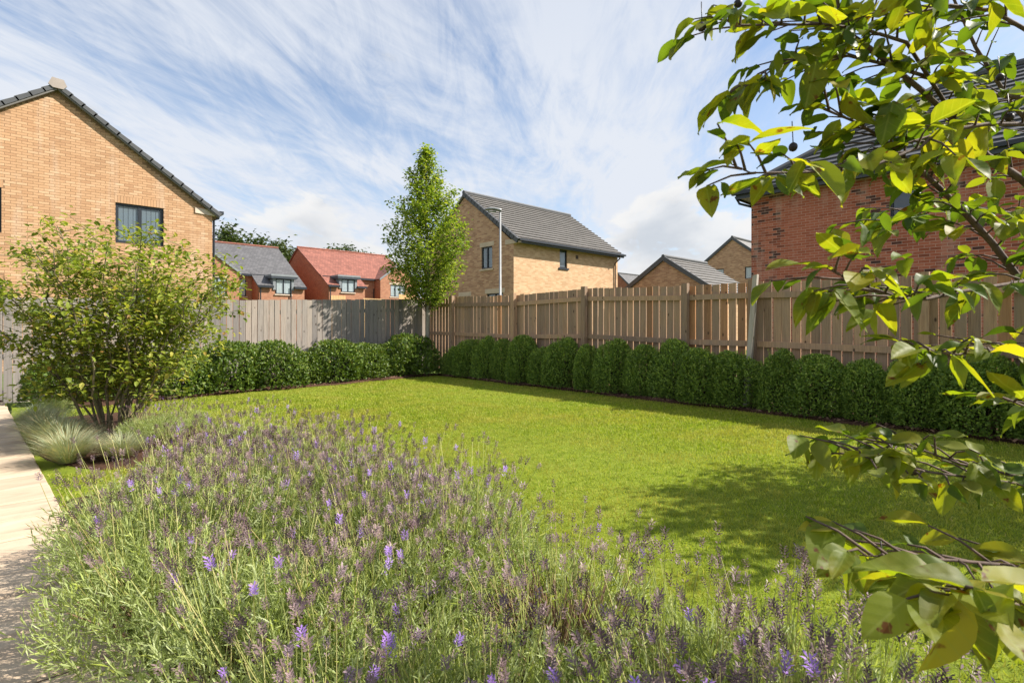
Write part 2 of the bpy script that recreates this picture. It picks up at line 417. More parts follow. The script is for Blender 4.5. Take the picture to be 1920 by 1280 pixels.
def bladeturf():
    m, t, b, L = mat('grass_blade')
    geo = N(t, 'ShaderNodeNewGeometry')
    c = ramp(t, attr(t), [(0, (.17, .24, .018)), (.45, (.27, .345, .028)), (.8, (.36, .41, .04)), (.93, (.43, .43, .08)), (1, (.52, .46, .18))])
    n = tnoise(t, mapping(t, geo.outputs['Position'], (1.0, 1.0, 0.)), 1.1, 5, .62, .4)
    c = mixcol(t, ramp(t, n, [(.42, (0, 0, 0)), (.62, (.7, .7, .7))]), c, (.42, .37, .075))
    n2 = tnoise(t, mapping(t, geo.outputs['Position'], (1.0, 1.0, 0.)), 3.2, 3)
    c = mixcol(t, .55, c, mixcol(t, n2, (.5, .56, .5), (1.5, 1.44, 1.5)), 'MULTIPLY')
    n3 = tnoise(t, mapping(t, geo.outputs['Position'], (1.0, 1.0, 0.)), 9., 3, .6)
    c = mixcol(t, .5, c, mixcol(t, n3, (.55, .58, .5), (1.45, 1.42, 1.5)), 'MULTIPLY')
    L(c, b.inputs['Base Color']); b.inputs['Roughness'].default_value = .55; b.inputs['Specular IOR Level'].default_value = .25
    tr = N(t, 'ShaderNodeBsdfTranslucent'); L(mixcol(t, 1., c, (1.2, 1.25, .7), 'MULTIPLY'), tr.inputs[0])
    mx = N(t, 'ShaderNodeMixShader'); mx.inputs[0].default_value = .42; L(b.outputs[0], mx.inputs[1]); L(tr.outputs[0], mx.inputs[2])
    L(mx.outputs[0], t.nodes['Material Output'].inputs[0]); return m
M['blade'] = bladeturf()
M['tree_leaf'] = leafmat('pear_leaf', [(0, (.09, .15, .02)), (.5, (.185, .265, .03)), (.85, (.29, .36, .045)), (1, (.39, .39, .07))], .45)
M['far_leaf'] = leafmat('woodland_leaf', [(0, (.03, .055, .015)), (.6, (.06, .09, .022)), (1, (.10, .12, .035))], .3)
M['shrub_leaf'] = leafmat('dogwood_leaf', [(0, (.10, .14, .022)), (.45, (.19, .245, .034)), (.8, (.30, .34, .055)), (.95, (.42, .38, .08)), (1, (.28, .14, .05))], .45)
M['fore_leaf'] = leafmat('broad_leaf', [(0, (.09, .135, .018)), (.5, (.15, .20, .024)), (.85, (.23, .265, .03)), (1, (.34, .29, .04))], .55, (1.9, 1.9, .3), .52, True, True, .3)
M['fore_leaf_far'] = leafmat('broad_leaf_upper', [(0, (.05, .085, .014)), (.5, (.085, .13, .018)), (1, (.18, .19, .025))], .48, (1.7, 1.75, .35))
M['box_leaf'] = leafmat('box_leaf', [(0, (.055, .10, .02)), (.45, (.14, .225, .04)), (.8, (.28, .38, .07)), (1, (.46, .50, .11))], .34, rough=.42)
M['laurel_leaf'] = leafmat('laurel_leaf', [(0, (.04, .075, .012)), (.5, (.085, .14, .018)), (.88, (.16, .21, .03)), (.97, (.24, .24, .06)), (1, (.34, .11, .04))], .25, rough=.45, spec=.4)
M['core'] = plain('dark_twigs', (.03, .026, .015), .95)
M['lav_leaf'] = leafmat('lavender_leaf', [(0, (.17, .21, .06)), (.4, (.28, .34, .12)), (.7, (.40, .45, .24)), (.9, (.37, .44, .08)), (1, (.48, .46, .16))], .38)
M['lav_stem'] = leafmat('lavender_stem', [(0, (.30, .34, .09)), (.6, (.46, .48, .18)), (1, (.55, .47, .25))], .3)
M['lav_flower'] = leafmat('lavender_flower', [(0, (.075, .045, .045)), (.4, (.155, .10, .105)), (.85, (.27, .19, .18)), (.955, (.25, .175, .22)), (.965, (.28, .15, .45)), (1, (.36, .22, .58))], .15)
M['lav_wood'] = plain('woody_stem', (.19, .12, .075), .9, var=.4)
M['fescue'] = leafmat('fescue_blade', [(0, (.20, .25, .16)), (.5, (.34, .38, .25)), (.75, (.48, .40, .24)), (1, (.58, .45, .28))], .25)
M['berry'] = plain('dark_berry', (.016, .010, .012), .5)
M['chip'] = plain('bark_chip', (.22, .13, .085), .9, var=.4)

# ------------------------------------------------------------------ ground, lawn, path, beds
mb = MB(); mb.poly([(-1500, -1500, -.06), (1500, -1500, -.06), (1500, 1500, -.06), (-1500, 1500, -.06)])
tag(mb.build('ground', M['ground']), kind='structure')
def edgeX(Y): return .22 - .056 * (Y - 4.2)              # right edge of the path
LAWN = (-.1, 7.46, -2.6, 10.75)
mb = MB(); nx, ny = 30, 50
for j in range(ny + 1):
    for i in range(nx + 1):
        X = LAWN[0] + (LAWN[1] - LAWN[0]) * i / nx; Y = LAWN[2] + (LAWN[3] - LAWN[2]) * j / ny
        mb.v.append((X, Y, .006 * math.sin(X * 1.3) * math.cos(Y * .9)))
for j in range(ny):
    for i in range(nx):
        a = j * (nx + 1) + i; mb.f.append((a, a + 1, a + nx + 2, a + nx + 1))
tag(mb.build('lawn', M['lawn'], smooth=True), kind='structure')
def wob(x, s): return .05 * math.sin(x * 2.1 + s) + .03 * math.sin(x * 5.3 + s * 2.)
def right_bed(Y): return 7.42 + wob(Y, .4) + .03
def back_bed(X): return 9.82 + .13 * X + .10 * math.sin(X * .8) + wob(X, 2.)
def bedsheet(name, ring, z=.035):
    """a bed with a raised middle, ring = closed outline"""
    n = len(ring); mb = MB()
    cx = sum(p[0] for p in ring) / n; cy = sum(p[1] for p in ring) / n
    for k, (s, zz) in enumerate(((1, -.02), (.985, z * .6), (.93, z))):
        mb.v += [(cx + (p[0] - cx) * s, cy + (p[1] - cy) * s, zz) for p in ring]
    for k in range(2):
        for i in range(n):
            j = (i + 1) % n; mb.f.append((k * n + i, k * n + j, (k + 1) * n + j, (k + 1) * n + i))
    mb.f.append(tuple(range(2 * n, 3 * n)))
    return tag(mb.build(name, M['soil']), kind='structure')
ys = np.linspace(-2.5, 11.2, 70)
bedsheet('planting_bed', [(right_bed(y), y) for y in ys] + [(8.3, 11.2), (8.3, -2.5)][0:2])
xs = np.linspace(.3, 7.5, 40)
bedsheet('planting_bed', [(x, back_bed(x)) for x in xs] + [(7.5, 12.3), (.3, 12.3)])
def lav_right(Y): return 1.62 + .10 * math.sin(Y * 1.1 + .5) + wob(Y, 1.)
ysl = np.linspace(-1.2, 4.75, 30)
bedsheet('planting_bed', [(lav_right(y), y) for y in ysl] + [(edgeX(y) + .03, y) for y in ysl[::-1]])
a_ = np.linspace(0, 2 * math.pi, 40, endpoint=False)
bedsheet('planting_bed', [(.75 + .80 * math.copysign(abs(math.cos(a)) ** .6, math.cos(a)) * (1 if math.cos(a) > 0 else .80) + .03 * math.sin(5 * a) - .06 * math.sin(a) * 1.2, 7.3 + 1.85 * math.copysign(abs(math.sin(a)) ** .75, math.sin(a))) for a in a_], .015)
def in_bed(X, Y):
    return ((X > right_bed(0) + wob(0, 0) * 0 - .0) & (X > 7.44)) | (Y > 9.86 + .13 * X) | ((X < 1.55) & (Y < 4.6)) | ((np.abs((X - .72) / .82) ** 3 + np.abs((Y - 7.3) / 1.83) ** 3) < 1)
# path slabs, one by one
path = MB().hexa([(-1.36, -2.2, -.05), (edgeX(-2.2) - .02, -2.2, -.05), (edgeX(11.9) - .02, 11.9, -.05), (-1.36, 11.9, -.05), (-1.36, -2.2, .010), (edgeX(-2.2) - .02, -2.2, .010), (edgeX(11.9) - .02, 11.9, .010), (-1.36, 11.9, .010)]).build('path', M['soil']); tag(path, kind='structure')
joints = [-2.2 + .415 * i for i in range(35)]
for i, y in enumerate(joints[:-1]):
    y1 = joints[i + 1] + random.uniform(-.004, .004)
    if y1 > 11.9: break
    for (xa, xb) in ((-1.35, -.62 + .1 * (i % 2)), (-.61 + .1 * (i % 2), None)):
        x0, x0b = xa, xa
        x1 = edgeX(y) + random.uniform(-.008, .008) if xb is None else xb
        x1b = edgeX(y1) if xb is None else xb
        z1 = .022 + random.uniform(-.004, .004); g = .008; c = .010
        m_ = MB()
        lo = [(x0 + g, y + g, -.03), (x1 - g, y + g, -.03), (x1b - g, y1 - g, -.03), (x0b + g, y1 - g, -.03)]
        mid = [(p[0], p[1], z1 - c) for p in lo]
        cx = (x0 + x1) / 2; cy = (y + y1) / 2
        top = [(p[0] + c * (1 if p[0] < cx else -1), p[1] + c * (1 if p[1] < cy else -1), z1) for p in lo]
        m_.v = lo + mid + top
        for k in range(2):
            for q in range(4):
                r_ = (q + 1) % 4; m_.f.append((4 * k + q, 4 * k + r_, 4 * k + 4 + r_, 4 * k + 4 + q))
        m_.f.append((8, 9, 10, 11))
        m_.build('slab', M['slab'], path)
# mown grass
def grass():
    n = 520000
    X = rng.uniform(.0, 7.5, n); Y = rng.uniform(-2.2, 10.7, n)
    d = np.hypot(X, Y)
    keep = rng.random(n) < np.clip(1.25 - d / 11.5, .32, 1)
    ex = .22 - .056 * (Y - 4.2)
    wv = .04 * np.sin(Y * 3.1) + .03 * np.sin(X * 4.3 + 1)
    keep &= (X > ex + .015) & ~in_bed(X + wv, Y + wv)
    X, Y = X[keep], Y[keep]; n = len(X)
    ax = np.stack([rng.normal(0, .55, n), rng.normal(0, .55, n), np.ones(n)], 1)
    pos = np.stack([X, Y, np.full(n, -.004)], 1)
    d = np.hypot(X, Y)
    ln = rng.uniform(.016, .036, n); wd = rng.uniform(.0016, .003, n) * np.clip(d / 3.2, 1, 3)
    tv = [(0, -1, 0), (0, 1, 0), (.62, .65, .08), (1, 0, .22)]; tf = [(0, 1, 2), (0, 2, 3)]
    V, F, r = scatter(tv, tf, pos, ax, rdir(n), np.stack([ln, wd, ln], 1))
    o = link('lawn_grass', np_mesh('lawn_grass', V, F, M['blade'], r))
    tag(o, 'short mown lawn grass with yellowed patches', 'grass', kind='stuff')
grass()
# bark chips on the hedge bed
def chips():
    n = 2600
    Y = rng.uniform(-1.5, 10.5, n); X = 7.43 + np.abs(rng.normal(0, .16, n))
    X2 = rng.uniform(1.8, 7.3, 900); Y2 = 9.86 + .13 * X2 + np.abs(rng.normal(0, .16, 900)) + .03
    pos = np.concatenate([np.stack([X, Y, np.full(n, .04)], 1), np.stack([X2, Y2, np.full(900, .04)], 1)])
    n = len(pos); ax = rdir(n); ax[:, 2] *= .35
    nr = np.stack([rng.normal(0, .4, n), rng.normal(0, .4, n), np.ones(n)], 1)
    s = rng.uniform(.02, .055, n)
    V, F, r = scatter([(-.5, -.2, 0), (.5, -.25, 0), (.45, .25, .05), (-.5, .2, .08)], [(0, 1, 2, 3)], pos, ax, nr, s)
    tag(link('bark_chips', np_mesh('bark_chips', V, F, M['chip'], r)), 'brown bark chips lying under the hedges', 'mulch', kind='stuff')
chips()

# ------------------------------------------------------------------ fences
def lerp_top(tbl, s):
    return float(np.interp(s, [a for a, b in tbl], [b for a, b in tbl]))
XF = 8.0
right_top = [(-3, 1.79), (1.26, 1.82), (3.3, 1.865), (4.38, 1.87), (6.5, 1.935), (8.5, 1.90), (10.77, 1.94), (12, 1.95)]
fr = thing('timber_fence', (XF, 4.5, 0), 'weathered timber fence with rails and posts on its face behind the clipped box hedge', 'fence')
board_me = {}
def board_mesh(kind, length, width, thick, along):
    """a board standing at the origin, slightly chamfered ends"""
    m_ = MB(); hw = width / 2
    if along == 'Y': m_.box(0, thick, -hw, hw, 0, length)
    else: m_.box(-hw, hw, 0, thick, 0, length)
    me = bpy.data.meshes.new('board'); me.from_pydata(m_.v, [], m_.f); me.materials.append(M[kind]); return me
posts_y = [11.86, 10.77, 8.5, 6.5, 4.38, 3.3, 1.26, -.8, -2.9]
for a, b in zip(posts_y[:-1], posts_y[1:]):
    nb = max(1, round((a - b - .02) / .1275)); pitch = (a - b) / nb
    warm = (a == 4.38)
    for i in range(nb):
        y = a - (i + .5) * pitch
        top = lerp_top(right_top, y) + random.uniform(-.012, .012)
        kind = 'wood_warm' if (warm and i not in (1, 3, 5)) or random.random() < .03 else 'wood'
        key = (kind, i % 3)
        if key not in board_me: board_me[key] = board_mesh(kind, 1.9, pitch * .845 - .002 * (i % 3), .021, 'Y')
        o = link('board', board_me[key], fr); o.location = (.045 - 0, y - 4.5, top - 1.9); o.rotation_euler = (random.uniform(-.004, .004), 0, random.uniform(-.02, .02))
    za, zb = lerp_top(right_top, a), lerp_top(right_top, b)
    for off in (.155, .88, 1.6):
        m_ = MB(); h = .085
        m_.hexa([(XF - .0, b, zb - off - h), (XF + .0435, b, zb - off - h), (XF + .0435, a, za - off - h), (XF - .0, a, za - off - h),
                 (XF - .0, b, zb - off), (XF + .0435, b, zb - off), (XF + .0435, a, za - off), (XF - .0, a, za - off)])
        m_.build('rail', M['wood'], fr)
for y in posts_y:
    z = lerp_top(right_top, y) + .035
    m_ = MB(); m_.box(XF - .085, XF - .003, y - .05, y + .05, -.1, z)
    m_.build('post', M['wood'], fr)
# the separate post that leans against the fence
lp = MB(); x0 = XF - .20
lp.hexa([(x0, 3.31, -.1), (x0 + .07, 3.31, -.1), (x0 + .07, 3.385, -.1), (x0, 3.385, -.1),
         (x0 + .02, 3.175, 1.96), (x0 + .085, 3.175, 1.96), (x0 + .085, 3.24, 1.94), (x0 + .02, 3.24, 1.94)])
tag(lp.build('leaning_post', M['wood_pale'], loc=(x0, 3.33, 0)), 'pale grey timber post leaning sideways against the fence above the box hedge', 'post')
YB = 12.0
back_top = [(-4, 1.66), (-.4, 1.68), (2.86, 1.74), (5.08, 1.82), (8.02, 1.94)]
fb = thing('timber_fence', (2.5, YB, 0), 'silvered timber fence of close upright boards running behind the glossy laurel hedge', 'fence')
n = int((8.0 + 4.2) / .119); bm = {}
for i in range(n):
    x = 7.93 - i * .119
    top = lerp_top(back_top, x) + random.uniform(-.008, .008)
    key = i % 4
    if key not in bm: bm[key] = board_mesh('wood_grey', 1.86, .107 + .0015 * key, .02, 'X')
    o = link('board', bm[key], fb); o.location = (x - 2.5, random.uniform(-.006, .006), top - 1.86)
    o.rotation_euler = (0, random.uniform(-.005, .005), random.uniform(-.03, .03))
for off in (.24, .95, 1.55):
    m_ = MB(); h = .09; pts = [(-4.2, lerp_top(back_top, -4.2)), (2.0, lerp_top(back_top, 2.)), (7.98, lerp_top(back_top, 7.98))]
    for (xa, za), (xb, zb) in zip(pts[:-1], pts[1:]):
        m_ = MB().hexa([(xa, YB + .03, za - off - h), (xb, YB + .03, zb - off - h), (xb, YB + .075, zb - off - h), (xa, YB + .075, za - off - h),
                        (xa, YB + .03, za - off), (xb, YB + .03, zb - off), (xb, YB + .075, zb - off), (xa, YB + .075, za - off)])
        m_.build('rail', M['wood_grey'], fb)
for x in (-3.8, -2., -.05, 1.9, 3.85, 5.8, 7.75):
    MB().box(x - .05, x + .05, YB + .08, YB + .18, -.1, lerp_top(back_top, x) - .06).build('post', M['wood_grey'], fb)

# ------------------------------------------------------------------ houses
class Wall:
    """wall frame: u along the wall, n outward, z up"""
    def __init__(s, origin, u, n): s.o = Vector(origin); s.u = Vector(u); s.n = Vector(n)
    def P(s, u, z, n=0): return s.o + s.u * u + s.n * n + Vector((0, 0, z))
    def box(s, m_, u0, u1, z0, z1, n0, n1):
        return m_.hexa([s.P(u0, z0, n0), s.P(u1, z0, n0), s.P(u1, z0, n1), s.P(u0, z0, n1), s.P(u0, z1, n0), s.P(u1, z1, n0), s.P(u1, z1, n1), s.P(u0, z1, n1)])
def wall(W, u0, u1, z0, z1, holes, m, parent, gable=None, depth=.09, name='wall'):
    """front skin with openings and reveals; gable = (u_apex, z_apex)"""
    m_ = MB(); us = sorted({u0, u1} | {h[0] for h in holes} | {h[1] for h in holes}); zs = sorted({z0, z1} | {h[2] for h in holes} | {h[3] for h in holes})
    for a, b in zip(us[:-1], us[1:]):
        for c, d in zip(zs[:-1], zs[1:]):
            if any(h[0] <= a and b <= h[1] and h[2] <= c and d <= h[3] for h in holes): continue
            m_.poly([W.P(a, c), W.P(b, c), W.P(b, d), W.P(a, d)])
    for h in holes:
        a, b, c, d = h[:4]
        for q in (((a, c), (b, c)), ((b, c), (b, d)), ((b, d), (a, d)), ((a, d), (a, c))):
            m_.poly([W.P(*q[0]), W.P(*q[1]), W.P(*q[1], -depth), W.P(*q[0], -depth)])
    if gable: m_.poly([W.P(u0, z1), W.P(u1, z1), W.P(*gable)])
    return m_.build(name, m, parent)
def window(W, h, parent, lights=2, sill='stone', lintel=None, fill='blind', fw=.06, set_=.05):
    u0, u1, z0, z1 = h[:4]; m_ = MB()
    n0, n1 = -set_ - .06, -set_
    W.box(m_, u0, u0 + fw, z0, z1, n0, n1); W.box(m_, u1 - fw, u1, z0, z1, n0, n1)
    W.box(m_, u0 + fw, u1 - fw, z0, z0 + fw, n0, n1); W.box(m_, u0 + fw, u1 - fw, z1 - fw, z1, n0, n1)
    step = (u1 - u0) / lights
    for i in range(1, lights): W.box(m_, u0 + i * step - .045, u0 + i * step + .045, z0 + fw, z1 - fw, n0, n1 + .006)
    win = m_.build('window', M['frame'], parent)
    for i in range(lights):
        a = u0 + i * step + (fw if i == 0 else .045); b = u0 + (i + 1) * step - (fw if i == lights - 1 else .045)
        MB().poly([W.P(a, z0 + fw, n0 + .03), W.P(b, z0 + fw, n0 + .03), W.P(b, z1 - fw, n0 + .03), W.P(a, z1 - fw, n0 + .03)]).build('pane', M['glass'], win)
        if fill:
            m_ = MB(); k = max(2, round((b - a) / .13)); s_ = (b - a) / k
            for j in range(k): W.box(m_, a + j * s_ + .006, a + (j + 1) * s_ - .006, z0 + fw, z1 - fw, n0 + .012, n0 + .018)
            m_.build(fill, M[fill], win)
    m_ = MB(); W.box(m_, u0 + .005, u1 - .005, z0 + .005, z1 - .005, n0 - .40, n0 - .38); m_.build('room_back', M['room'], win)
    if sill:
        m_ = MB(); W.box(m_, u0 - .09, u1 + .09, z0 - .09, z0 - .003, -.05, .05); m_.build('sill', M[sill], win)
    if lintel:
        m_ = MB(); W.box(m_, u0 - .12, u1 + .12, z1 + .003, z1 + .22, -.05, .012); m_.build('lintel', M[lintel], win)
    return win
def brickwork(W, u0, u1, z0, z1, holes, mname, parent, top=None, pick=None, soldier=None):
    """raised bricks in stretcher bond; `pick` region bricks become objects of their own"""
    bw, bh, pr = .215, .065, .0026
    boxes = []; picked = []
    rows = int((z1 - z0) / .075)
    for r in range(rows + 60):
        z = z0 + r * .075 + .005
        if z + bh > z1 and top is None: break
        k = 0; u = u0 - (.1125 if r % 2 else 0)
        while u < u1:
            a = max(u + .005, u0); b = min(u + .22, u1); u += .225
            if b - a < .03: continue
            if top is not None and z + bh > z1:
                # stay under the sloping verge
                if z + bh > top(a) or z + bh > top(b):
                    continue
            segs = [(a, b)]
            for h in list(holes) + list(soldier or []):
                if z < h[3] and z + bh > h[2]:
                    ns = []
                    for p, q in segs:
                        if q <= h[0] or p >= h[1]: ns.append((p, q))
                        else:
                            if p < h[0] - .03: ns.append((p, h[0]))
                            if q > h[1] + .03: ns.append((h[1], q))
                    segs = ns
            for p, q in segs:
                full = abs((q - p) - bw) < 1e-4
                if full and pick and pick[0] <= p and q <= pick[1] and pick[2] <= z and z + bh <= pick[3] and len(picked) < 300: picked.append((p, z))
                else: boxes.append((p, q, z, z + bh, random.random()))
    if soldier:
        for s in soldier:
            u = s[0]
            while u + .065 <= s[1]:
                boxes.append((u + .005, u + .07, s[2] + .005, s[3] - .005, random.random() * .5 + .1)); u += .075
    o = ORG[parent.name]
    B = np.array([b[:4] for b in boxes]); n = len(B); rn = np.array([b[4] for b in boxes]); pr_ = pr + rng.uniform(-.001, .001, n)
    U = np.stack([B[:, 0], B[:, 1], B[:, 1], B[:, 0]] * 2, 1); Z = np.stack([B[:, 2], B[:, 2], B[:, 3], B[:, 3]] * 2, 1)
    Nn = np.concatenate([np.full((n, 4), -.004), np.repeat(pr_[:, None], 4, 1)], 1)
    V = np.array(W.o - o)[None, None] + U[..., None] * np.array(W.u) + Nn[..., None] * np.array(W.n) + Z[..., None] * np.array((0, 0, 1.))
    tf = np.array([(4, 5, 6, 7), (0, 1, 5, 4), (1, 2, 6, 5), (2, 3, 7, 6), (3, 0, 4, 7)])
    F = tf[None] + (np.arange(n) * 8)[:, None, None]
    ob = link('brickwork', np_mesh('brickwork', V.reshape(-1, 3), F.reshape(-1, 4), M[mname], np.repeat(rn, 8)), parent)
    tag(ob, kind='stuff')
    mes = []
    for k in range(10):
        v = [np.array(W.u) * uu + np.array(W.n) * nn + np.array((0, 0, zz)) for nn in (-.004, pr + random.uniform(-.001, .001)) for uu, zz in ((0, 0), (bw, 0), (bw, bh), (0, bh))]
        mes.append(np_mesh('brick', v, tf, M[mname], np.full(8, random.random())))
    for p, z in picked:
        b_ = link('brick', random.choice(mes), parent); b_.location = W.P(p, z) - o
def tile_roof(parent, A, B, C, D, n, m, name='roof', th=.05, step=.035, deck=.10, courses=True):
    """slope with eave A-B and ridge C-D; overlapping tile courses laid on a deck"""
    A, B, C, D = map(Vector, (A, B, C, D))
    nr = (B - A).cross(C - A).normalized()
    if nr.z < 0: nr = -nr
    dk = MB().hexa([A - nr * deck, B - nr * deck, D - nr * deck, C - nr * deck, A, B, D, C]).build(name, m, parent)
    if courses:
        for i in range(n):
            f0 = i / n; f1 = min(1, (i + 1.12) / n)
            p0, p1 = A.lerp(C, f0), B.lerp(D, f0); q0, q1 = A.lerp(C, f1), B.lerp(D, f1)
            lo = nr * (th + step); hi = nr * (th * .6)
            MB().hexa([p0 + nr * .004, p1 + nr * .004, q1 + nr * .004, q0 + nr * .004, p0 + lo, p1 + lo, q1 + hi, q0 + hi]).build('tile_course', m, dk)
    return dk

# --- buff house beyond the back fence: gable towards the garden
def house_left():
    YG = 19.5; xl, xa, xr = -3.14, .74, 4.62; ez, az = 4.98, 7.86
    h = thing('brick_house', (xa, YG + 4, 0), 'sunlit buff brick gable house with black-framed windows rising behind the multi-stemmed shrub', 'house')
    W = Wall((0, YG, 0), (1, 0, 0), (0, -1, 0))
    holes = [(2.05, 3.26, 3.7, 4.89), (-1.6, -.385, 3.7, 4.89), (-1.6, -.36, 1.1, 2.35), (2.05, 3.26, 1.0, 2.3)]
    wall(W, xl, xr, -.1, ez, holes, M['mortar_buff'], h, (xa, az))
    sl = (az - ez) / (xr - xa)
    def top(u): return az - abs(u - xa) * sl - .02
    sold = [(a - .03, b + .03, d, d + .215) for a, b, c, d in holes]
    brickwork(W, xl, xr, 0, ez, holes, 'buff', h, top, (-.35, 1.95, 5.0, 7.1), sold)
    for q in holes: window(W, q, h, 2, None, None, 'blind', .075)
    for x, nx_ in ((xr, 1), (xl, -1)):
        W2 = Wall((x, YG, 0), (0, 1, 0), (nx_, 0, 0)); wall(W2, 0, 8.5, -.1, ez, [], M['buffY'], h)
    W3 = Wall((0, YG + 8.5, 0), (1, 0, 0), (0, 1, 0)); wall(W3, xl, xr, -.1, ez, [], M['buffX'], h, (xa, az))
    ov = .22; y0 = YG - .13
    for s, xe in ((1, xr), (-1, xl)):
        ex = xe + s * ov; ezz = ez - ov * sl + .06
        tile_roof(h, (ex, y0, ezz), (ex, YG + 8.57, ezz), (xa, y0, az + .06), (xa, YG + 8.57, az + .06), 14, M['tile'], courses=False)
        L_ = math.hypot(ex - xa, az - ezz); d = Vector((xa - ex, 0, az + .06 - ezz)).normalized(); up = Vector((-d.z * s, 0, d.x * s)); up = up if up.z > 0 else -up
        nt_ = 15; stp = L_ / nt_
        for i in range(nt_):
            p = Vector((ex, y0 - .025, ezz)) + d * (i * stp); q = p + d * (stp * 1.12)
            lo, hi = .07, .045
            MB().hexa([p - up * .055, p - up * .055 + Vector((0, .3, 0)), q - up * .055 + Vector((0, .3, 0)), q - up * .055, p + up * lo, p + up * lo + Vector((0, .3, 0)), q + up * hi + Vector((0, .3, 0)), q + up * hi]).build('verge_tile', M['tile_dark'], h)
        # boxed eave end and gutter
        m_ = MB(); m_.prism([(xe - s * .50, YG - .035, ez - .10), (xe + s * .20, YG - .035, ez - .14), (xe + s * .20, YG - .035, ez - .0), (xe - s * .02, YG - .035, ez + .05), (xe - s * .50, YG - .035, ez + .07)], (0, .12, 0)); m_.build('eave_box', M['cream'], h)
        MB().box(min(xe + s * .2, xe + s * .33), max(xe + s * .2, xe + s * .33), YG - .07, YG + 8.5, ez - .05, ez + .05).build('gutter', M['frame'], h)
        MB().tube([(xe + s * .22, YG + .06, ez - .06), (xe + s * .20, YG + .06, ez - .18), (xe + s * .06, YG + .06, ez - .26), (xe + s * .05, YG + .06, 0)], .035, 6).build('downpipe', M['frame'], h)
    MB().prism([(xa - .20, YG - .18, az + .04), (xa - .10, YG - .18, az - .04), (xa + .12, YG - .18, az - .04), (xa + .20, YG - .18, az + .06), (xa + .13, YG - .18, az + .22), (xa - .12, YG - .18, az + .24)], (0, .05, 0)).build('ridge_cap', M['cap'], h)
    MB().tube([(xa, YG - .06, az + .09), (xa, YG + 8.5, az + .09)], .12, 8).build('ridge', M['tile_dark'], h)
house_left()

# --- red house beyond the right fence, hipped roof
def house_red():
    X0 = 16.4; ya, yb = 6.83, -4.6; ez = 5.14
    h = thing('brick_house', (X0 + 4, 1.2, 0), 'red brick house with a dark hipped tile roof seen through the overhanging leaves', 'house')
    W = Wall((X0, 0, 0), (0, 1, 0), (-1, 0, 0))
    holes = [(2.66, 3.30, 4.0, 5.05), (-1.4, -.2, 3.9, 5.05)]
    wall(W, yb, ya, -.1, ez, holes, M['mortar_red'], h)
    brickwork(W, yb, ya, 0, ez, holes, 'red', h, None, (4.0, 6.0, 2.65, 5.1))
    for q in holes: window(W, q, h, 1 if q[1] - q[0] < .8 else 2, 'stone', None, None)
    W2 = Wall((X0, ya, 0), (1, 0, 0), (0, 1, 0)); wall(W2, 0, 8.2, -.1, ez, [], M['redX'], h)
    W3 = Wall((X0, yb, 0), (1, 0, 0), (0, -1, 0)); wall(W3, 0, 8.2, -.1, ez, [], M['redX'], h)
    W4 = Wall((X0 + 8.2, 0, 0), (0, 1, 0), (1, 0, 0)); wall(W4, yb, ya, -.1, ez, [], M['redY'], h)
    o = .32; e = ez + .10; xr = X0 + 4.1; rise = 3.25; hip = 4.1 + o
    E = [(X0 - o, ya + o, e), (X0 - o, yb - o, e), (X0 + 8.2 + o, yb - o, e), (X0 + 8.2 + o, ya + o, e)]
    r1 = (xr, ya + o - hip, e + rise); r2 = (xr, yb - o + hip, e + rise)
    tile_roof(h, E[1], E[0], r2, r1, 17, M['tile_dark'], step=.03)
    tile_roof(h, E[3], E[2], r1, r2, 17, M['tile_dark'], courses=False)
    tile_roof(h, E[0], E[3], r1, (xr + .01, r1[1], r1[2]), 17, M['tile_dark'], step=.03)
    tile_roof(h, E[2], E[1], r2, (xr - .01, r2[1], r2[2]), 17, M['tile_dark'], courses=False)
    for a, b in ((E[0], r1), (E[1], r2), (r1, r2)):
        a = Vector(a) + Vector((0, 0, .09)); b = Vector(b) + Vector((0, 0, .09)); MB().tube([a, b], .11, 8).build('ridge', M['tile_dark'], h)
    MB().box(X0 - o, X0 + 8.2 + o, yb - o, ya + o, ez - .005, ez + .02).build('soffit', M['fascia'], h)
    m_ = MB(); m_.box(X0 - o - .022, X0 - o, yb - o, ya + o, ez - .05, ez + .19); m_.box(X0 - o, X0 + 8.2 + o, ya + o, ya + o + .022, ez - .05, ez + .19); m_.build('fascia', M['fascia'], h)
    MB().box(X0 - o - .14, X0 - o - .024, yb - o, ya + o + .1, ez + .07, ez + .17).build('gutter', M['frame'], h)
    MB().tube([(X0 - o + .05, ya + o + .05, ez + .06), (X0 - .2, ya + .28, ez - .16), (X0 + .10, ya + .06, ez - .24), (X0 + .5, ya + .05, ez - .26), (X0 + .5, ya + .05, 0)], .036, 6).build('downpipe', M['frame'], h)
house_red()

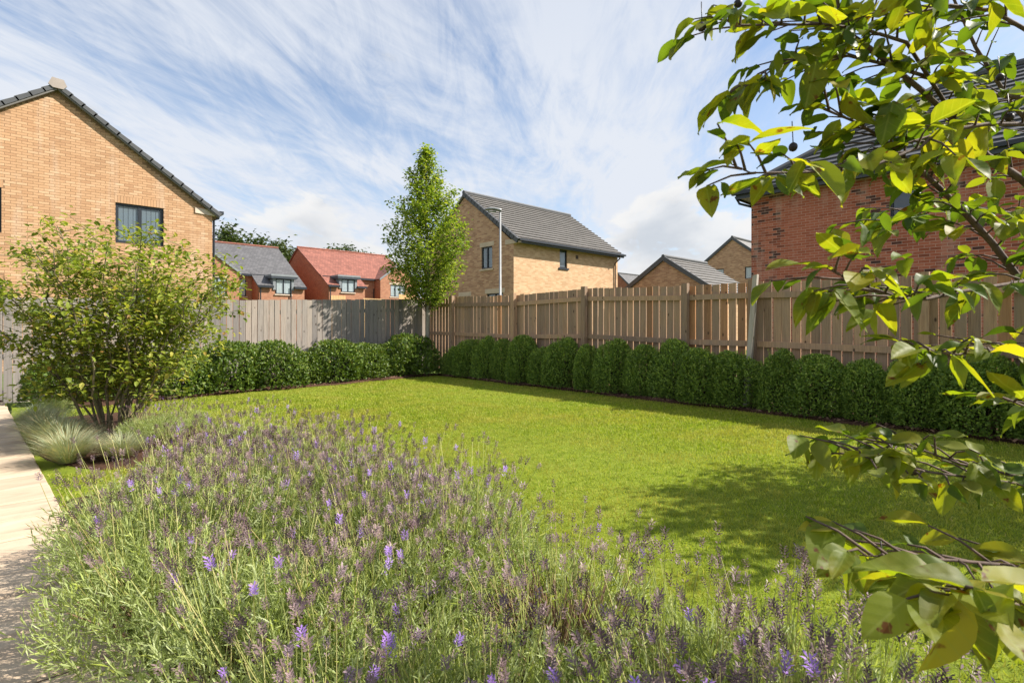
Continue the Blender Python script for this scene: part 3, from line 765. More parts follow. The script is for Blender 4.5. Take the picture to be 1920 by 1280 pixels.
# --- buff house with the long grey roof, straight ahead
def house_mid():
    X0, Y0 = 16.4, 17.5; X1 = 24.35; Y1 = 24.7; ya = 21.1; ez = 5.04; az = 7.75
    h = thing('brick_house', (20.4, 21, 0), 'buff brick house with a long grey tile roof standing behind the street lamp', 'house')
    W = Wall((X0, 0, 0), (0, 1, 0), (-1, 0, 0))
    holes = [(18.99, 19.80, 3.98, 5.04), (18.22, 19.40, 1.6, 2.77), (20.7, 21.5, 1.6, 2.72)]
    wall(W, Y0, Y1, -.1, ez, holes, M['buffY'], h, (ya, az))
    window(W, holes[0], h, 2, 'stone', 'stone'); window(W, holes[1], h, 2, 'stone', 'stone'); window(W, holes[2], h, 2, 'stone', 'stone')
    W2 = Wall((0, Y0, 0), (1, 0, 0), (0, -1, 0)); hb = [(19.53, 20.09, 4.12, 5.03)]
    wall(W2, X0, X1, -.1, ez, hb, M['buffX'], h); window(W2, hb[0], h, 1, 'frame', None)
    m_ = MB(); W2.box(m_, 20.75, 20.93, 4.66, 4.84, 0, .02); m_.build('vent', M['bark'], h)
    W3 = Wall((X1, 0, 0), (0, 1, 0), (1, 0, 0)); wall(W3, Y0, Y1, -.1, ez, [], M['buffY'], h, (ya, az))
    W4 = Wall((0, Y1, 0), (1, 0, 0), (0, 1, 0)); wall(W4, X0, X1, -.1, ez, [], M['buffX'], h)
    sl = (az - ez) / (ya - Y0); o = .36; ez2 = ez - o * sl + .30; xa, xb = X0 - .10, X1 + .12
    tile_roof(h, (xa, Y0 - o, ez2 - .0), (xb, Y0 - o, ez2), (xa, ya, az + .14), (xb, ya, az + .14), 17, M['tile'], step=.04)
    tile_roof(h, (xb, Y1 + o, ez2), (xa, Y1 + o, ez2), (xb, ya, az + .14), (xa, ya, az + .14), 17, M['tile'], courses=False)
    d = Vector((0, ya - Y0 + o, az + .14 - ez2)); L_ = d.length; d.normalize(); up = Vector((0, -d.z, d.y))
    for i in range(17):
        p = Vector((xa - .02, Y0 - o, ez2)) + d * (i * L_ / 17); q = p + d * (L_ / 17 * 1.1); e = Vector((.16, 0, 0))
        MB().hexa([p - up * .12, p - up * .12 + e, q - up * .12 + e, q - up * .12, p + up * .10, p + up * .10 + e, q + up * .075 + e, q + up * .075]).build('verge_tile', M['tile_dark'], h)
    MB().tube([(xa, ya, az + .20), (xb, ya, az + .20)], .11, 8).build('ridge', M['tile_dark'], h)
    MB().box(xa + .12, xb, Y0 - o, Y0, ez - .004, ez + .02).build('soffit', M['fascia'], h)
    MB().box(xa + .2, xb - .05, Y0 - o - .02, Y0 - o - .002, ez - .05, ez + .16).build('fascia', M['fascia'], h)
    MB().box(xa + .05, xb, Y0 - o - .13, Y0 - o - .022, ez + .03, ez + .12).build('gutter', M['frame'], h)
    MB().prism([(X0 - .03, Y0 - .40, ez - .06), (X0 - .03, Y0 + .55, ez - .06), (X0 - .03, Y0 + .55, ez + .16), (X0 - .03, Y0 - .36, ez + .12)], (.14, 0, 0)).build('eave_box', M['stone'], h)
    MB().tube([(24.0, Y0 - o - .06, ez + .04), (24.0, Y0 - o - .04, ez - .12), (24.05, Y0 - .06, ez - .35), (24.05, Y0 - .05, 0)], .038, 6).build('downpipe', M['bark'], h)
house_mid()

# --- two far houses with dormers
def far_house(x0, x1, xs_, xw0, xw1, Yc, ze, zm, Ym, zr, Yr, roof, label, wins, wing_left):
    """x0..x1 main body; catslide between xs_[0], xs_[1]; wing gable xw0..xw1"""
    h = thing('brick_house', ((x0 + x1) / 2, Ym + 3, 0), label, 'house')
    Yb = 2 * Yr - Ym
    W = Wall((0, Ym, 0), (1, 0, 0), (0, -1, 0))
    hm = [w for w in wins if w[0] == 'main']; hc = [w for w in wins if w[0] == 'cat']; hw = [w for w in wins if w[0] == 'wing']
    wall(W, x0, x1, -.1, zm, [w[1] for w in hm], M['redX'], h)
    for w_ in hm: window(W, w_[1], h, w_[2], 'cream', None, 'curtain', .07)
    Wc = Wall((0, Yc, 0), (1, 0, 0), (0, -1, 0)); a, b = xs_
    wall(Wc, a, b, -.1, ze, [], M['redX'], h)
    for x, s in ((x0, -1), (x1, 1)):
        Ws = Wall((x, 0, 0), (0, 1, 0), (s, 0, 0)); wall(Ws, Ym, Yb, -.1, zm, [], M['redY'], h, (Yr, zr))
    for x, s in ((a, -1), (b, 1)):                     # sides of the catslide
        MB().poly([(x, Yc, -.1), (x, Ym, -.1), (x, Ym, zm), (x, Yc, ze)]).build('wall', M['redY'], h)
    MB().poly([(x0, Yb, -.1), (x1, Yb, -.1), (x1, Yb, zm), (x0, Yb, zm)]).build('wall', M['redX'], h)
    o = .18; sl = (zr - zm) / (Yr - Ym)
    tile_roof(h, (x0 - .12, Ym - o, zm - o * sl + .1), (x1 + .12, Ym - o, zm - o * sl + .1), (x0 - .12, Yr, zr + .1), (x1 + .12, Yr, zr + .1), 1, roof, courses=False)
    tile_roof(h, (x1 + .12, Yb + o, zm - o * sl + .1), (x0 - .12, Yb + o, zm - o * sl + .1), (x1 + .12, Yr, zr + .1), (x0 - .12, Yr, zr + .1), 1, roof, courses=False)
    du0, du1, _, dz1 = hc[0][1]; du0 -= .22; du1 += .22; sc_ = (zm - ze) / (Ym - Yc)
    def cat(xa, xb, y): tile_roof(h, (xa, y, ze + (y - Yc) * sc_ + .13), (xb, y, ze + (y - Yc) * sc_ + .13), (xa, Ym + .1, zm + .1 * sc_ + .13), (xb, Ym + .1, zm + .1 * sc_ + .13), 1, roof, courses=False)
    cat(a - .12, du0, Yc - o); cat(du1, b + .12, Yc - o); cat(du0 + .003, du1 - .003, Yc + .45)
    MB().tube([(x0 - .12, Yr, zr + .14), (x1 + .12, Yr, zr + .14)], .10, 6).build('ridge', roof if roof is M['clay'] else M['clay'], h)
    for p_, q_ in ((a - .1, du0), (du1, b + .1)): MB().box(p_, q_, Yc - .3, Yc - .19, ze - .16, ze + .03).build('gutter', M['frame'], h)
    MB().box(x0, x1, Ym - .3, Ym - .19, zm - .15, zm + .03).build('gutter', M['frame'], h)
    for x in (a + .12, xw0 - .12 if not wing_left else xw1 + 4): MB().tube([(x, Yc - .12 if x < b else Ym - .1, ze), (x, Yc - .1 if x < b else Ym - .1, 0)], .05, 5).build('downpipe', M['frame'], h)
    # wing gable
    Yw = Yc + .3; Ww = Wall((0, Yw, 0), (1, 0, 0), (0, -1, 0)); xm = (xw0 + xw1) / 2; wz = zm + (xw1 - xw0) / 2 * .74
    wall(Ww, xw0, xw1, -.1, zm, [w[1] for w in hw], M['redX'], h, (xm, wz))
    for w_ in hw: window(Ww, w_[1], h, w_[2], 'cream', 'stone', 'curtain', .07)
    for x in (xw0, xw1): MB().poly([(x, Yw, -.1), (x, Ym, -.1), (x, Ym, zm), (x, Yw, zm)]).build('wall', M['redY'], h)
    yend = Ym + (wz - zm) / sl + .3
    for xe, s in ((xw0, -1), (xw1, 1)):
        tile_roof(h, (xe + s * .12, Yw - .1, zm - .03), (xe + s * .12, yend, zm - .03), (xm, Yw - .1, wz + .08), (xm, yend, wz + .08), 1, roof, courses=False)
        MB().hexa([(xe + s * .12, Yw - .13, zm - .17), (xm, Yw - .13, wz - .1), (xm, Yw - .10, wz - .1), (xe + s * .12, Yw - .10, zm - .17), (xe + s * .12, Yw - .13, zm + .02), (xm, Yw - .13, wz + .12), (xm, Yw - .10, wz + .12), (xe + s * .12, Yw - .10, zm + .02)]).build('bargeboard', M['lead'], h)
    # dormer in the catslide
    for w_ in hc:
        u0, u1, z0, z1 = w_[1]; Yd = Yc - .05
        Wd = Wall((0, Yd, 0), (1, 0, 0), (0, -1, 0)); window(Wd, w_[1], h, w_[2], 'cream', None, 'curtain', .08, .0)
        d = MB(); d.box(u0 - .22, u0 - .004, Yd - .04, Yd + 3.0, z0 + .35, z1 + .01); d.box(u1 + .004, u1 + .22, Yd - .04, Yd + 3.0, z0 + .35, z1 + .01)
        dm = d.build('dormer', M['lead'], h)
        MB().box(u0 - .42, u1 + .45, Yd - .22, Yd + 3.2, z1 + .015, z1 + .20).build('dormer_roof', M['fascia'], dm)
        MB().box(u0 - .44, u1 + .47, Yd - .24, Yd + 3.2, z1 + .205, z1 + .36).build('dormer_top', M['lead'], dm)
    return h
far_house(4.0, 18.2, (14.4, 18.2), 8.6, 13.0, 46.3, 4.60, 5.62, 48.0, 8.70, 53.1, M['slate'],
          'far red brick house with a grey slate roof and a flat-topped dormer', [('main', (13.35, 13.95, 3.75, 5.25), 1), ('cat', (15.75, 17.05, 3.95, 5.25), 2), ('wing', (10.75, 12.1, 3.6, 5.1), 2)], True)
far_house(20.25, 30.0, (20.25, 23.8), 25.6, 29.7, 46.0, 4.93, 5.85, 47.5, 9.0, 53.1, M['clay'],
          'far red brick house with an orange clay tile roof and a flat-topped dormer', [('main', (24.1, 24.6, 4.0, 5.4), 1), ('cat', (21.45, 22.75, 4.35, 5.55), 2), ('wing', (26.7, 28.4, 4.15, 5.35), 3)], False)
# --- plain gabled buildings down the street on the right: gable towards -X
def gable_house(X0, X1, y0, y1, ez, az, label, cat, wallm, roofm, wins=(), n=12, courses=True):
    h = thing('brick_house' if cat == 'house' else 'brick_garage', ((X0 + X1) / 2, (y0 + y1) / 2, 0), label, cat)
    ym = (y0 + y1) / 2
    W = Wall((X0, 0, 0), (0, 1, 0), (-1, 0, 0)); wall(W, y0, y1, -.1, ez, list(wins), wallm[1], h, (ym, az))
    for q in wins: window(W, q, h, 1, None, None, 'curtain')
    wall(Wall((X1, 0, 0), (0, 1, 0), (1, 0, 0)), y0, y1, -.1, ez, [], wallm[1], h, (ym, az))
    wall(Wall((0, y0, 0), (1, 0, 0), (0, -1, 0)), X0, X1, -.1, ez, [], wallm[0], h)
    wall(Wall((0, y1, 0), (1, 0, 0), (0, 1, 0)), X0, X1, -.1, ez, [], wallm[0], h)
    sl = (az - ez) / (ym - y0); o = .25
    tile_roof(h, (X0 - .1, y0 - o, ez - o * sl + .12), (X1 + .1, y0 - o, ez - o * sl + .12), (X0 - .1, ym, az + .12), (X1 + .1, ym, az + .12), n, roofm, courses=courses)
    tile_roof(h, (X1 + .1, y1 + o, ez - o * sl + .12), (X0 - .1, y1 + o, ez - o * sl + .12), (X1 + .1, ym, az + .12), (X0 - .1, ym, az + .12), n, roofm, courses=False)
    for ye, s in ((y0, -1), (y1, 1)):
        MB().hexa([(X0 - .13, ye + s * o, ez - o * sl - .06), (X0 - .02, ye + s * o, ez - o * sl - .06), (X0 - .02, ym, az - .04), (X0 - .13, ym, az - .04),
                   (X0 - .13, ye + s * o, ez - o * sl + .2), (X0 - .02, ye + s * o, ez - o * sl + .2), (X0 - .02, ym, az + .24), (X0 - .13, ym, az + .24)]).build('verge', M['tile_dark'], h)
    MB().tube([(X0 - .1, ym, az + .2), (X1 + .1, ym, az + .2)], .11, 6).build('ridge', M['tile_dark'], h)
    return h
BUFF = (M['buffX'], M['buffY']); RED = (M['redX'], M['redY'])
gable_house(25.5, 30.2, 15.3 - 3.2, 15.3 + 3.2, 2.75, 4.8, 'low buff brick garage with a pale grey tile roof between the houses', 'garage', BUFF, M['tile'])
gable_house(44, 53, 19.9 - 3.2, 19.9 + 3.2, 6.2, 8.57, 'tall buff brick house gable behind the low garage', 'house', BUFF, M['tile'], [(20.65, 21.5, 5.15, 6.15), (18.1, 18.85, 5.15, 6.15)], 10, False)
gable_house(70, 80, 46.5, 54, 6.3, 9.6, 'distant dark red brick gable far down the street', 'house', RED, M['slate'], (), 8, False)
# a small far gable facing the garden, beside the far lamp
def far_small():
    h = thing('brick_house', (50, 44, 0), 'distant brick house with a small front gable and slate roof near the far lamp', 'house')
    W = Wall((0, 40, 0), (1, 0, 0), (0, -1, 0)); hole = (48.6, 49.7, 4.2, 5.2)
    wall(W, 46.6, 51.6, -.1, 5.1, [hole], M['redX'], h, (49.1, 6.9)); window(W, hole, h, 2, 'cream', None)
    wall(Wall((46.6, 0, 0), (0, 1, 0), (-1, 0, 0)), 40, 48, -.1, 5.1, [], M['redY'], h)
    for xe, s in ((46.6, -1), (51.6, 1)):
        tile_roof(h, (xe + s * .15, 39.85, 5.1), (xe + s * .15, 48, 5.1), (49.1, 39.85, 7.05), (49.1, 48, 7.05), 1, M['slate'], courses=False)
    tile_roof(h, (44, 43, 5.2), (54, 43, 5.2), (44, 47, 8.1), (54, 47, 8.1), 1, M['slate'], courses=False)
    tile_roof(h, (54, 51, 5.2), (44, 51, 5.2), (54, 47, 8.1), (44, 47, 8.1), 1, M['slate'], courses=False)
    wall(Wall((0, 43.2, 0), (1, 0, 0), (0, -1, 0)), 44.2, 53.8, -.1, 5.2, [], M['redX'], h)
far_small()
# far new fence of orange boards in front of the far houses
ff = thing('timber_fence', (24, 39.5, 0), 'new orange timber fence panels before the far red brick houses', 'fence')
for i, (xa, xb, z) in enumerate(((17.6, 18.9, 3.62), (20.3, 22.4, 3.5), (23.6, 25.3, 3.95), (25.3, 27.5, 3.7))):
    k = int((xb - xa) / .2)
    m_ = MB()
    for j in range(k): m_.box(xa + j * .2, xa + j * .2 + .185, 39.5, 39.53, -.1, z)
    m_.build('board_panel', M['wood_new'], ff)

# ------------------------------------------------------------------ street lamps
def lamp(x, y, H_, label, s=1.):
    t_ = thing('street_lamp', (x, y, 0), label, 'street lamp')
    MB().tube([(x, y, -.1), (x, y, 1.3), (x, y, 1.32), (x, y, H_)], [.075, .075, .05, .034], 10).build('column', M['metal'], t_, True)
    d = Vector((-.73, .68, 0))                              # head points along the street
    p0 = Vector((x, y, H_)) - d * .05
    m_ = MB(); n_ = 8
    side = Vector((d.y, -d.x, 0))
    for i in range(n_ + 1):
        f = i / n_; c = p0 + d * (.62 * f) + Vector((0, 0, .05 + .07 * math.sin(f * 2.6) - .02 * f))
        wd = .05 + .085 * math.sin(min(1, f * 1.25) * math.pi * .62) if i < n_ else .03; th = .05 * (1 - f * .55)
        m_.v += [tuple(c + side * wd - Vector((0, 0, th))), tuple(c + side * wd * .7 + Vector((0, 0, th))), tuple(c - side * wd * .7 + Vector((0, 0, th))), tuple(c - side * wd - Vector((0, 0, th)))]
    for i in range(n_):
        for k in range(4):
            k2 = (k + 1) % 4; m_.f.append((4 * i + k, 4 * i + k2, 4 * i + 4 + k2, 4 * i + 4 + k))
    m_.f.append((3, 2, 1, 0)); m_.f.append(tuple(4 * n_ + k for k in range(4)))
    hd = m_.build('lamp_head', M['metal'], t_, True)
    MB().hexa([tuple(p0 + d * a + side * b + Vector((0, 0, c))) for c in (-.012, .012) for a, b in ((.2, -.07), (.5, -.06), (.5, .06), (.2, .07))]).build('lens', M['blind'], hd)
lamp(12.97, 14.57, 5.45, 'tall grey street lamp with a curved head in front of the buff house gable')
lamp(33.2, 24.4, 6.0, 'small far street lamp beside the distant roofs')

# ------------------------------------------------------------------ vegetation
def branchy(base, tips, r0, mat_, parent, name='trunk', sag=.0, seg=6, wob_=.03, tipr=.004):
    """one mesh of curved tapering limbs from base points to tips"""
    m_ = MB(); lines = []
    for (b, t_, ra) in tips:
        b = Vector(b); t_ = Vector(t_); pts = []
        L_ = (t_ - b).length
        for i in range(seg + 1):
            f = i / seg
            p = b.lerp(t_, f) + Vector((random.uniform(-1, 1), random.uniform(-1, 1), random.uniform(-.6, .6))) * (wob_ * L_ * (0 if i in (0, seg) else .5)) + Vector((0, 0, sag * L_ * math.sin(f * math.pi)))
            pts.append(p)
        m_.tube(pts, [ra + (tipr - ra) * (i / seg) ** .8 for i in range(seg + 1)], 6)
        lines.append(pts)
    if mat_: m_.build(name, mat_, parent, True)
    return lines
def along(pts, f):
    k = f * (len(pts) - 1); i = min(int(k), len(pts) - 2); return pts[i].lerp(pts[i + 1], k - i)
def leaves_obj(name, parent, P, D, Nr, S, m, tmpl=LEAF4, rnd=None):
    o = np.array(ORG[parent.name])
    V, F, r = scatter(tmpl[0], tmpl[1], np.asarray(P) - o, D, Nr, S, rnd)
    return link(name, np_mesh(name, V, F, m, r), parent)
def clusters(cent, n, spread, size, flat=.5, up=.6):
    """leaves gathered round cluster centres"""
    C = np.repeat(np.asarray(cent), n, 0); k = len(C)
    P = C + rng.normal(size=(k, 3)) * spread
    D = rdir(k); D[:, 2] *= flat; D[:, 2] -= .12
    Nr = rdir(k) * (1 - up) + np.array((0, 0, up))
    return P, D, Nr, rng.uniform(.65, 1.25, k) * size
# --- slender tree in the far corner
def corner_tree():
    b = (7.49, 11.2, 0)
    t_ = thing('broadleaf_tree', b, 'slender upright green tree growing in the fence corner', 'tree')
    trunk = [(7.49 + .03 * math.sin(z), 11.2 + .02 * math.cos(z * 1.3), z) for z in np.linspace(-.1, 5.65, 14)]
    MB().tube(trunk, [.062 - .057 * (i / 13) for i in range(14)], 10).build('trunk', M['bark_pale'], t_, True)
    prof = [(1.8, .28), (2.1, .62), (2.5, .98), (2.9, 1.08), (3.3, .98), (3.7, .86), (4.2, .80), (4.7, .62), (5.2, .36), (5.6, .16), (5.8, .05)]
    tips = []
    for i in range(120):
        z = 1.75 + 3.9 * (i + random.random()) / 120
        a = i * 2.4 + random.uniform(-.4, .4)
        rr = np.interp(z + .28, [p[0] for p in prof], [p[1] for p in prof]) * random.uniform(.7, 1.25)
        bz = max(1.5, z - rr * .45)
        bx = (7.49, 11.2, bz)
        tips.append((bx, (7.49 + rr * math.cos(a), 11.2 + rr * math.sin(a), z + rr * .35), .011))
    lines = branchy(b, tips, .01, M['bark'], t_, 'limb', .05)
    cent = []
    for pts in lines:
        L_ = (pts[-1] - pts[0]).length
        for f in np.linspace(.28, 1.0, max(3, int(L_ / .10))):
            if random.random() < .66: cent.append(along(pts, f))
    P, D, Nr, S = clusters(cent, 24, .078, .088)
    tag(leaves_obj('crown', t_, P, D, Nr, S, M['tree_leaf']), kind='stuff')
corner_tree()
# --- multi-stemmed shrub on the left
def left_shrub():
    b = (.74, 7.0, 0)
    t_ = thing('multi_stem_shrub', b, 'spreading multi-stemmed shrub with yellow-green leaves beside the path', 'shrub')
    tips = []
    for i in range(26):
        a = i * 2.4 + random.uniform(-.3, .3); rr = 1.28 * math.sqrt((i + .5) / 26) * random.uniform(.85, 1.1)
        z = 2.25 - .62 * (rr / 1.25) ** 2 + random.uniform(-.2, .1)
        tips.append(((b[0] + .10 * math.cos(a), b[1] + .10 * math.sin(a), -.05), (b[0] + .06 + rr * math.cos(a), b[1] + rr * math.sin(a), z), random.uniform(.011, .02)))
    lines = branchy(b, tips, .02, M['bark_olive'], t_, 'stem', .05, 8, .05)
    tw = []
    for pts in lines:
        for k in range(13):
            p = along(pts, random.uniform(.24, .98)); a = random.uniform(0, 6.283); l = random.uniform(.25, .55)
            q = p + Vector((math.cos(a) * l, math.sin(a) * l, random.uniform(-.05, .3)))
            if q.z < .45: q.z = .45 + random.random() * .2
            tw.append((p, q, .0045))
    tl = branchy(b, tw, .004, M['bark_olive'], t_, 'twig', .04, 4, .06, .0015)
    cent = []
    for pts in tl + lines:
        for f in np.linspace(.25, 1, 9):
            if random.random() < .8 and along(pts, f).z > .38: cent.append(along(pts, f))
    P, D, Nr, S = clusters(cent, 6, .055, .066, .45, .72)
    tag(leaves_obj('crown', t_, P, D, Nr, S, M['shrub_leaf']), kind='stuff')
left_shrub()
# --- clipped box plants along the right fence
def bush_mesh(name, rx, ry, rz, n, size, m, tmpl, clump=26, pw=2.6, seed=0, shoots=0):
    """leafy bush on the ground, leaves gathered in shoots on an uneven skin"""
    r_ = np.random.default_rng(seed)
    d = unit(r_.normal(size=(n, 3))); d[:, 2] = np.abs(d[:, 2]) * 1.0 - .0
    k = (np.abs(d[:, 0]) ** pw + np.abs(d[:, 1]) ** pw + np.abs(d[:, 2]) ** pw) ** (-1 / pw)
    bumps = unit(r_.normal(size=(clump, 3))); bumps[:, 2] = np.abs(bumps[:, 2])
    dist = (d @ bumps.T).max(1)
    rad = k * (.74 + .32 * np.clip((dist - .78) / .2, 0, 1)) * (1 - .34 * r_.random(n) ** 2.2)
    P = d * rad[:, None] * np.array((rx, ry, rz)); P[:, 2] = np.maximum(P[:, 2] * 1.0 + .03, .04)
    D = d * np.array((.7, .7, .35)) + np.array((0, 0, .55)) + r_.normal(size=(n, 3)) * .55
    Nr = d + r_.normal(size=(n, 3)) * .55 + np.array((0, 0, .25))
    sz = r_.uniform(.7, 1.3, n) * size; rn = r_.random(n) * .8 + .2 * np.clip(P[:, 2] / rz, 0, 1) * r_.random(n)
    if shoots:                                       # young sprigs standing proud of the clipped skin
        sd_ = unit(r_.normal(size=(shoots, 3))); sd_[:, 2] = np.abs(sd_[:, 2]) + .15; sd_ = unit(sd_)
        ks = (np.abs(sd_) ** pw).sum(1) ** (-1 / pw); S0 = sd_ * (ks * .92)[:, None] * np.array((rx, ry, rz)); up = unit(sd_ * np.array((.6, .6, .3)) + np.array((0, 0, .8)) + r_.normal(size=(shoots, 3)) * .15)
        nl = 16; f = np.tile(np.linspace(0, 1, nl), shoots); ln = np.repeat(r_.uniform(.05, .17, shoots), nl)
        P2 = np.repeat(S0, nl, 0) + np.repeat(up, nl, 0) * (f * ln)[:, None]; D2 = np.repeat(up, nl, 0) * .7 + r_.normal(size=(len(P2), 3)) * .6
        P = np.concatenate([P, P2]); D = np.concatenate([D, D2]); Nr = np.concatenate([Nr, np.repeat(sd_, nl, 0) + r_.normal(size=(len(P2), 3)) * .6])
        sz = np.concatenate([sz, (1.15 - .5 * f) * size]); rn = np.concatenate([rn, np.clip(.45 + .5 * f * r_.random(len(f)) + .1 * r_.random(len(f)), 0, 1)])
    V, F, q = scatter(tmpl[0], tmpl[1], P, D, Nr, sz, rn)
    return np_mesh(name, V, F, m, q)
def core_mesh(rx, ry, rz, seed):
    m_ = MB(); r_ = random.Random(seed)
    for i in range(22):
        a = r_.uniform(0, 6.283); f = r_.uniform(.3, .85)
        m_.tube([(r_.uniform(-.05, .05), r_.uniform(-.05, .05), -.05), (rx * f * .5 * math.cos(a), ry * f * .5 * math.sin(a), rz * .45), (rx * f * math.cos(a), ry * f * math.sin(a), rz * r_.uniform(.6, .92))], [.012, .008, .003], 5)
    me = bpy.data.meshes.new('stems'); me.from_pydata(m_.v, [], m_.f); me.materials.append(M['core']); return me
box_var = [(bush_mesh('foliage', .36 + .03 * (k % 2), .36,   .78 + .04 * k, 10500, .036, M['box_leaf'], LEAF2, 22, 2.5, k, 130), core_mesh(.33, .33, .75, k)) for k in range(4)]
ypos = [10.35, 9.75, 9.15, 8.6, 7.95, 7.4, 6.85, 6.2, 5.65, 5.0, 4.5, 3.95, 3.45, 2.85, 2.35, 1.8, 1.3, .75, .2, -.35, -.9]
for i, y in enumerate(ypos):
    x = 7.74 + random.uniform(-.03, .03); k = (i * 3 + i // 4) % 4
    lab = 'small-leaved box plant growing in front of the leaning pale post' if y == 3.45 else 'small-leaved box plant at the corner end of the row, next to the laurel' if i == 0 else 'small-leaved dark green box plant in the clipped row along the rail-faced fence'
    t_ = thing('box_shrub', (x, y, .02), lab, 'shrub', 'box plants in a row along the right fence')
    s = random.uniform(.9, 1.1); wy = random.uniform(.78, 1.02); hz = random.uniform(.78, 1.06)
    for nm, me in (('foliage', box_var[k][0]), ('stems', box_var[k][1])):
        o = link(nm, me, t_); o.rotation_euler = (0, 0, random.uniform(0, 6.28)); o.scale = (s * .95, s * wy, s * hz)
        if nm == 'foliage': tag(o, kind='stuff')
# --- glossy laurel mounds along the back fence
lau = [(bush_mesh('foliage', .62, .55, .72 + .05 * k, 4200, .062, M['laurel_leaf'], LEAF4, 18, 2.6, 20 + k, 50), core_mesh(.55, .45, .68, 9 + k)) for k in range(3)]
spots = [(2.05, 10.62, .95), (2.85, 10.72, 1.02), (3.65, 10.75, .98), (4.35, 11.0, .85), (5.0, 10.95, 1.08), (5.75, 11.15, .92), (6.35, 11.35, .95), (7.0, 11.25, 1.22), (1.2, 10.9, .95), (.5, 11.1, .9)]
for i, (x, y, s) in enumerate(spots):
    lab = 'tallest glossy laurel mound, at the foot of the slender corner tree' if i == 7 else 'glossy-leaved laurel mound behind the multi-stemmed shrub' if i > 7 else 'glossy-leaved laurel mound in the hedge along the silvered board fence'
    t_ = thing('laurel_shrub', (x, y, .02), lab, 'shrub', 'laurel mounds along the back fence')
    for nm, me in (('foliage', lau[i % 3][0]), ('stems', lau[i % 3][1])):
        o = link(nm, me, t_); o.rotation_euler = (0, 0, random.uniform(0, 6.28)); o.scale = (s, s, s * random.uniform(.93, 1.05))
        if nm == 'foliage': tag(o, kind='stuff')
# --- fescue tufts beside the path
def tuft_mesh(n, rad, hgt, seed):
    r_ = np.random.default_rng(seed)
    a = r_.uniform(0, 2 * math.pi, n); s = np.sqrt(r_.random(n))
    D = np.stack([np.cos(a) * s * 1.1, np.sin(a) * s * 1.1, np.full(n, .75)], 1) + r_.normal(size=(n, 3)) * .12
    P = np.stack([np.cos(a) * s * rad * .25, np.sin(a) * s * rad * .25, np.zeros(n)], 1)
    ln = hgt * r_.uniform(.65, 1.2, n)
    tv = [(0, -1, 0), (0, 1, 0), (.5, .8, .06), (.5, -.8, .06), (.8, .5, .0), (.8, -.5, .0), (1.0, 0, -.1)]
    tf = [(0, 1, 2), (0, 2, 3), (3, 2, 4), (3, 4, 5), (5, 4, 6)]
    up = np.tile(np.array((0, 0, 1.)), (n, 1))
    V, F, q = scatter(tv, tf, P, D, up, np.stack([ln, np.full(n, .0022), ln], 1), np.clip(r_.random(n) * .75 + .3 * s * r_.random(n), 0, 1))
    return np_mesh('blades', V, F, M['fescue'], q)
tm = [tuft_mesh(1500, .3, .34, 40 + k) for k in range(2)]
for i, (x, y, s) in enumerate([(.30, 6.0, .95), (.26, 6.75, 1.1), (.18, 7.5, .95), (.66, 5.85, .75), (.12, 8.4, .85)]):
    t_ = thing('fescue_tuft', (x, y, .02), 'straw-tipped blue-green fescue tuft spilling over the path edge', 'ornamental grass', 'fescue tufts along the path')
    o = link('blades', tm[i % 2], t_); o.scale = (s, s, s); o.rotation_euler = (0, 0, i * 1.3); tag(o, kind='stuff')
# --- lavender
def calyx_spike(r_, purple):
    """one flower spike: rings of small pointed calyces, x = up the stem"""
    tv, tf = [], []
    rings = [(0, 6), (.007, 7), (.014, 7), (.021, 6), (.027, 4)]
    if r_.random() < .45: rings.append((-.020, 4))
    for x, k in rings:
        for j in range(k):
            a = 6.283 * j / k + x * 170 + r_.uniform(-.25, .25)
            c, s = math.cos(a), math.sin(a); o = r_.uniform(.8, 1.25)
            d = Vector((.55 + r_.uniform(-.2, .3), c, s)).normalized(); p = Vector((x, c * .0022, s * .0022)); q = p + d * (.0125 * o)
            m_ = p.lerp(q, .6); e = d.cross(Vector((1, 0, .01))).normalized() * .0032; f = d.cross(e)
            b = len(tv); tv += [p, m_ + e, m_ - e * .5 + f * .0029, m_ - e * .5 - f * .0029, q]
            tf += [(b, b + 1, b + 2), (b, b + 2, b + 3), (b, b + 3, b + 1), (b + 4, b + 2, b + 1), (b + 4, b + 3, b + 2), (b + 4, b + 1, b + 3)]
    return [tuple(v) for v in tv], tf
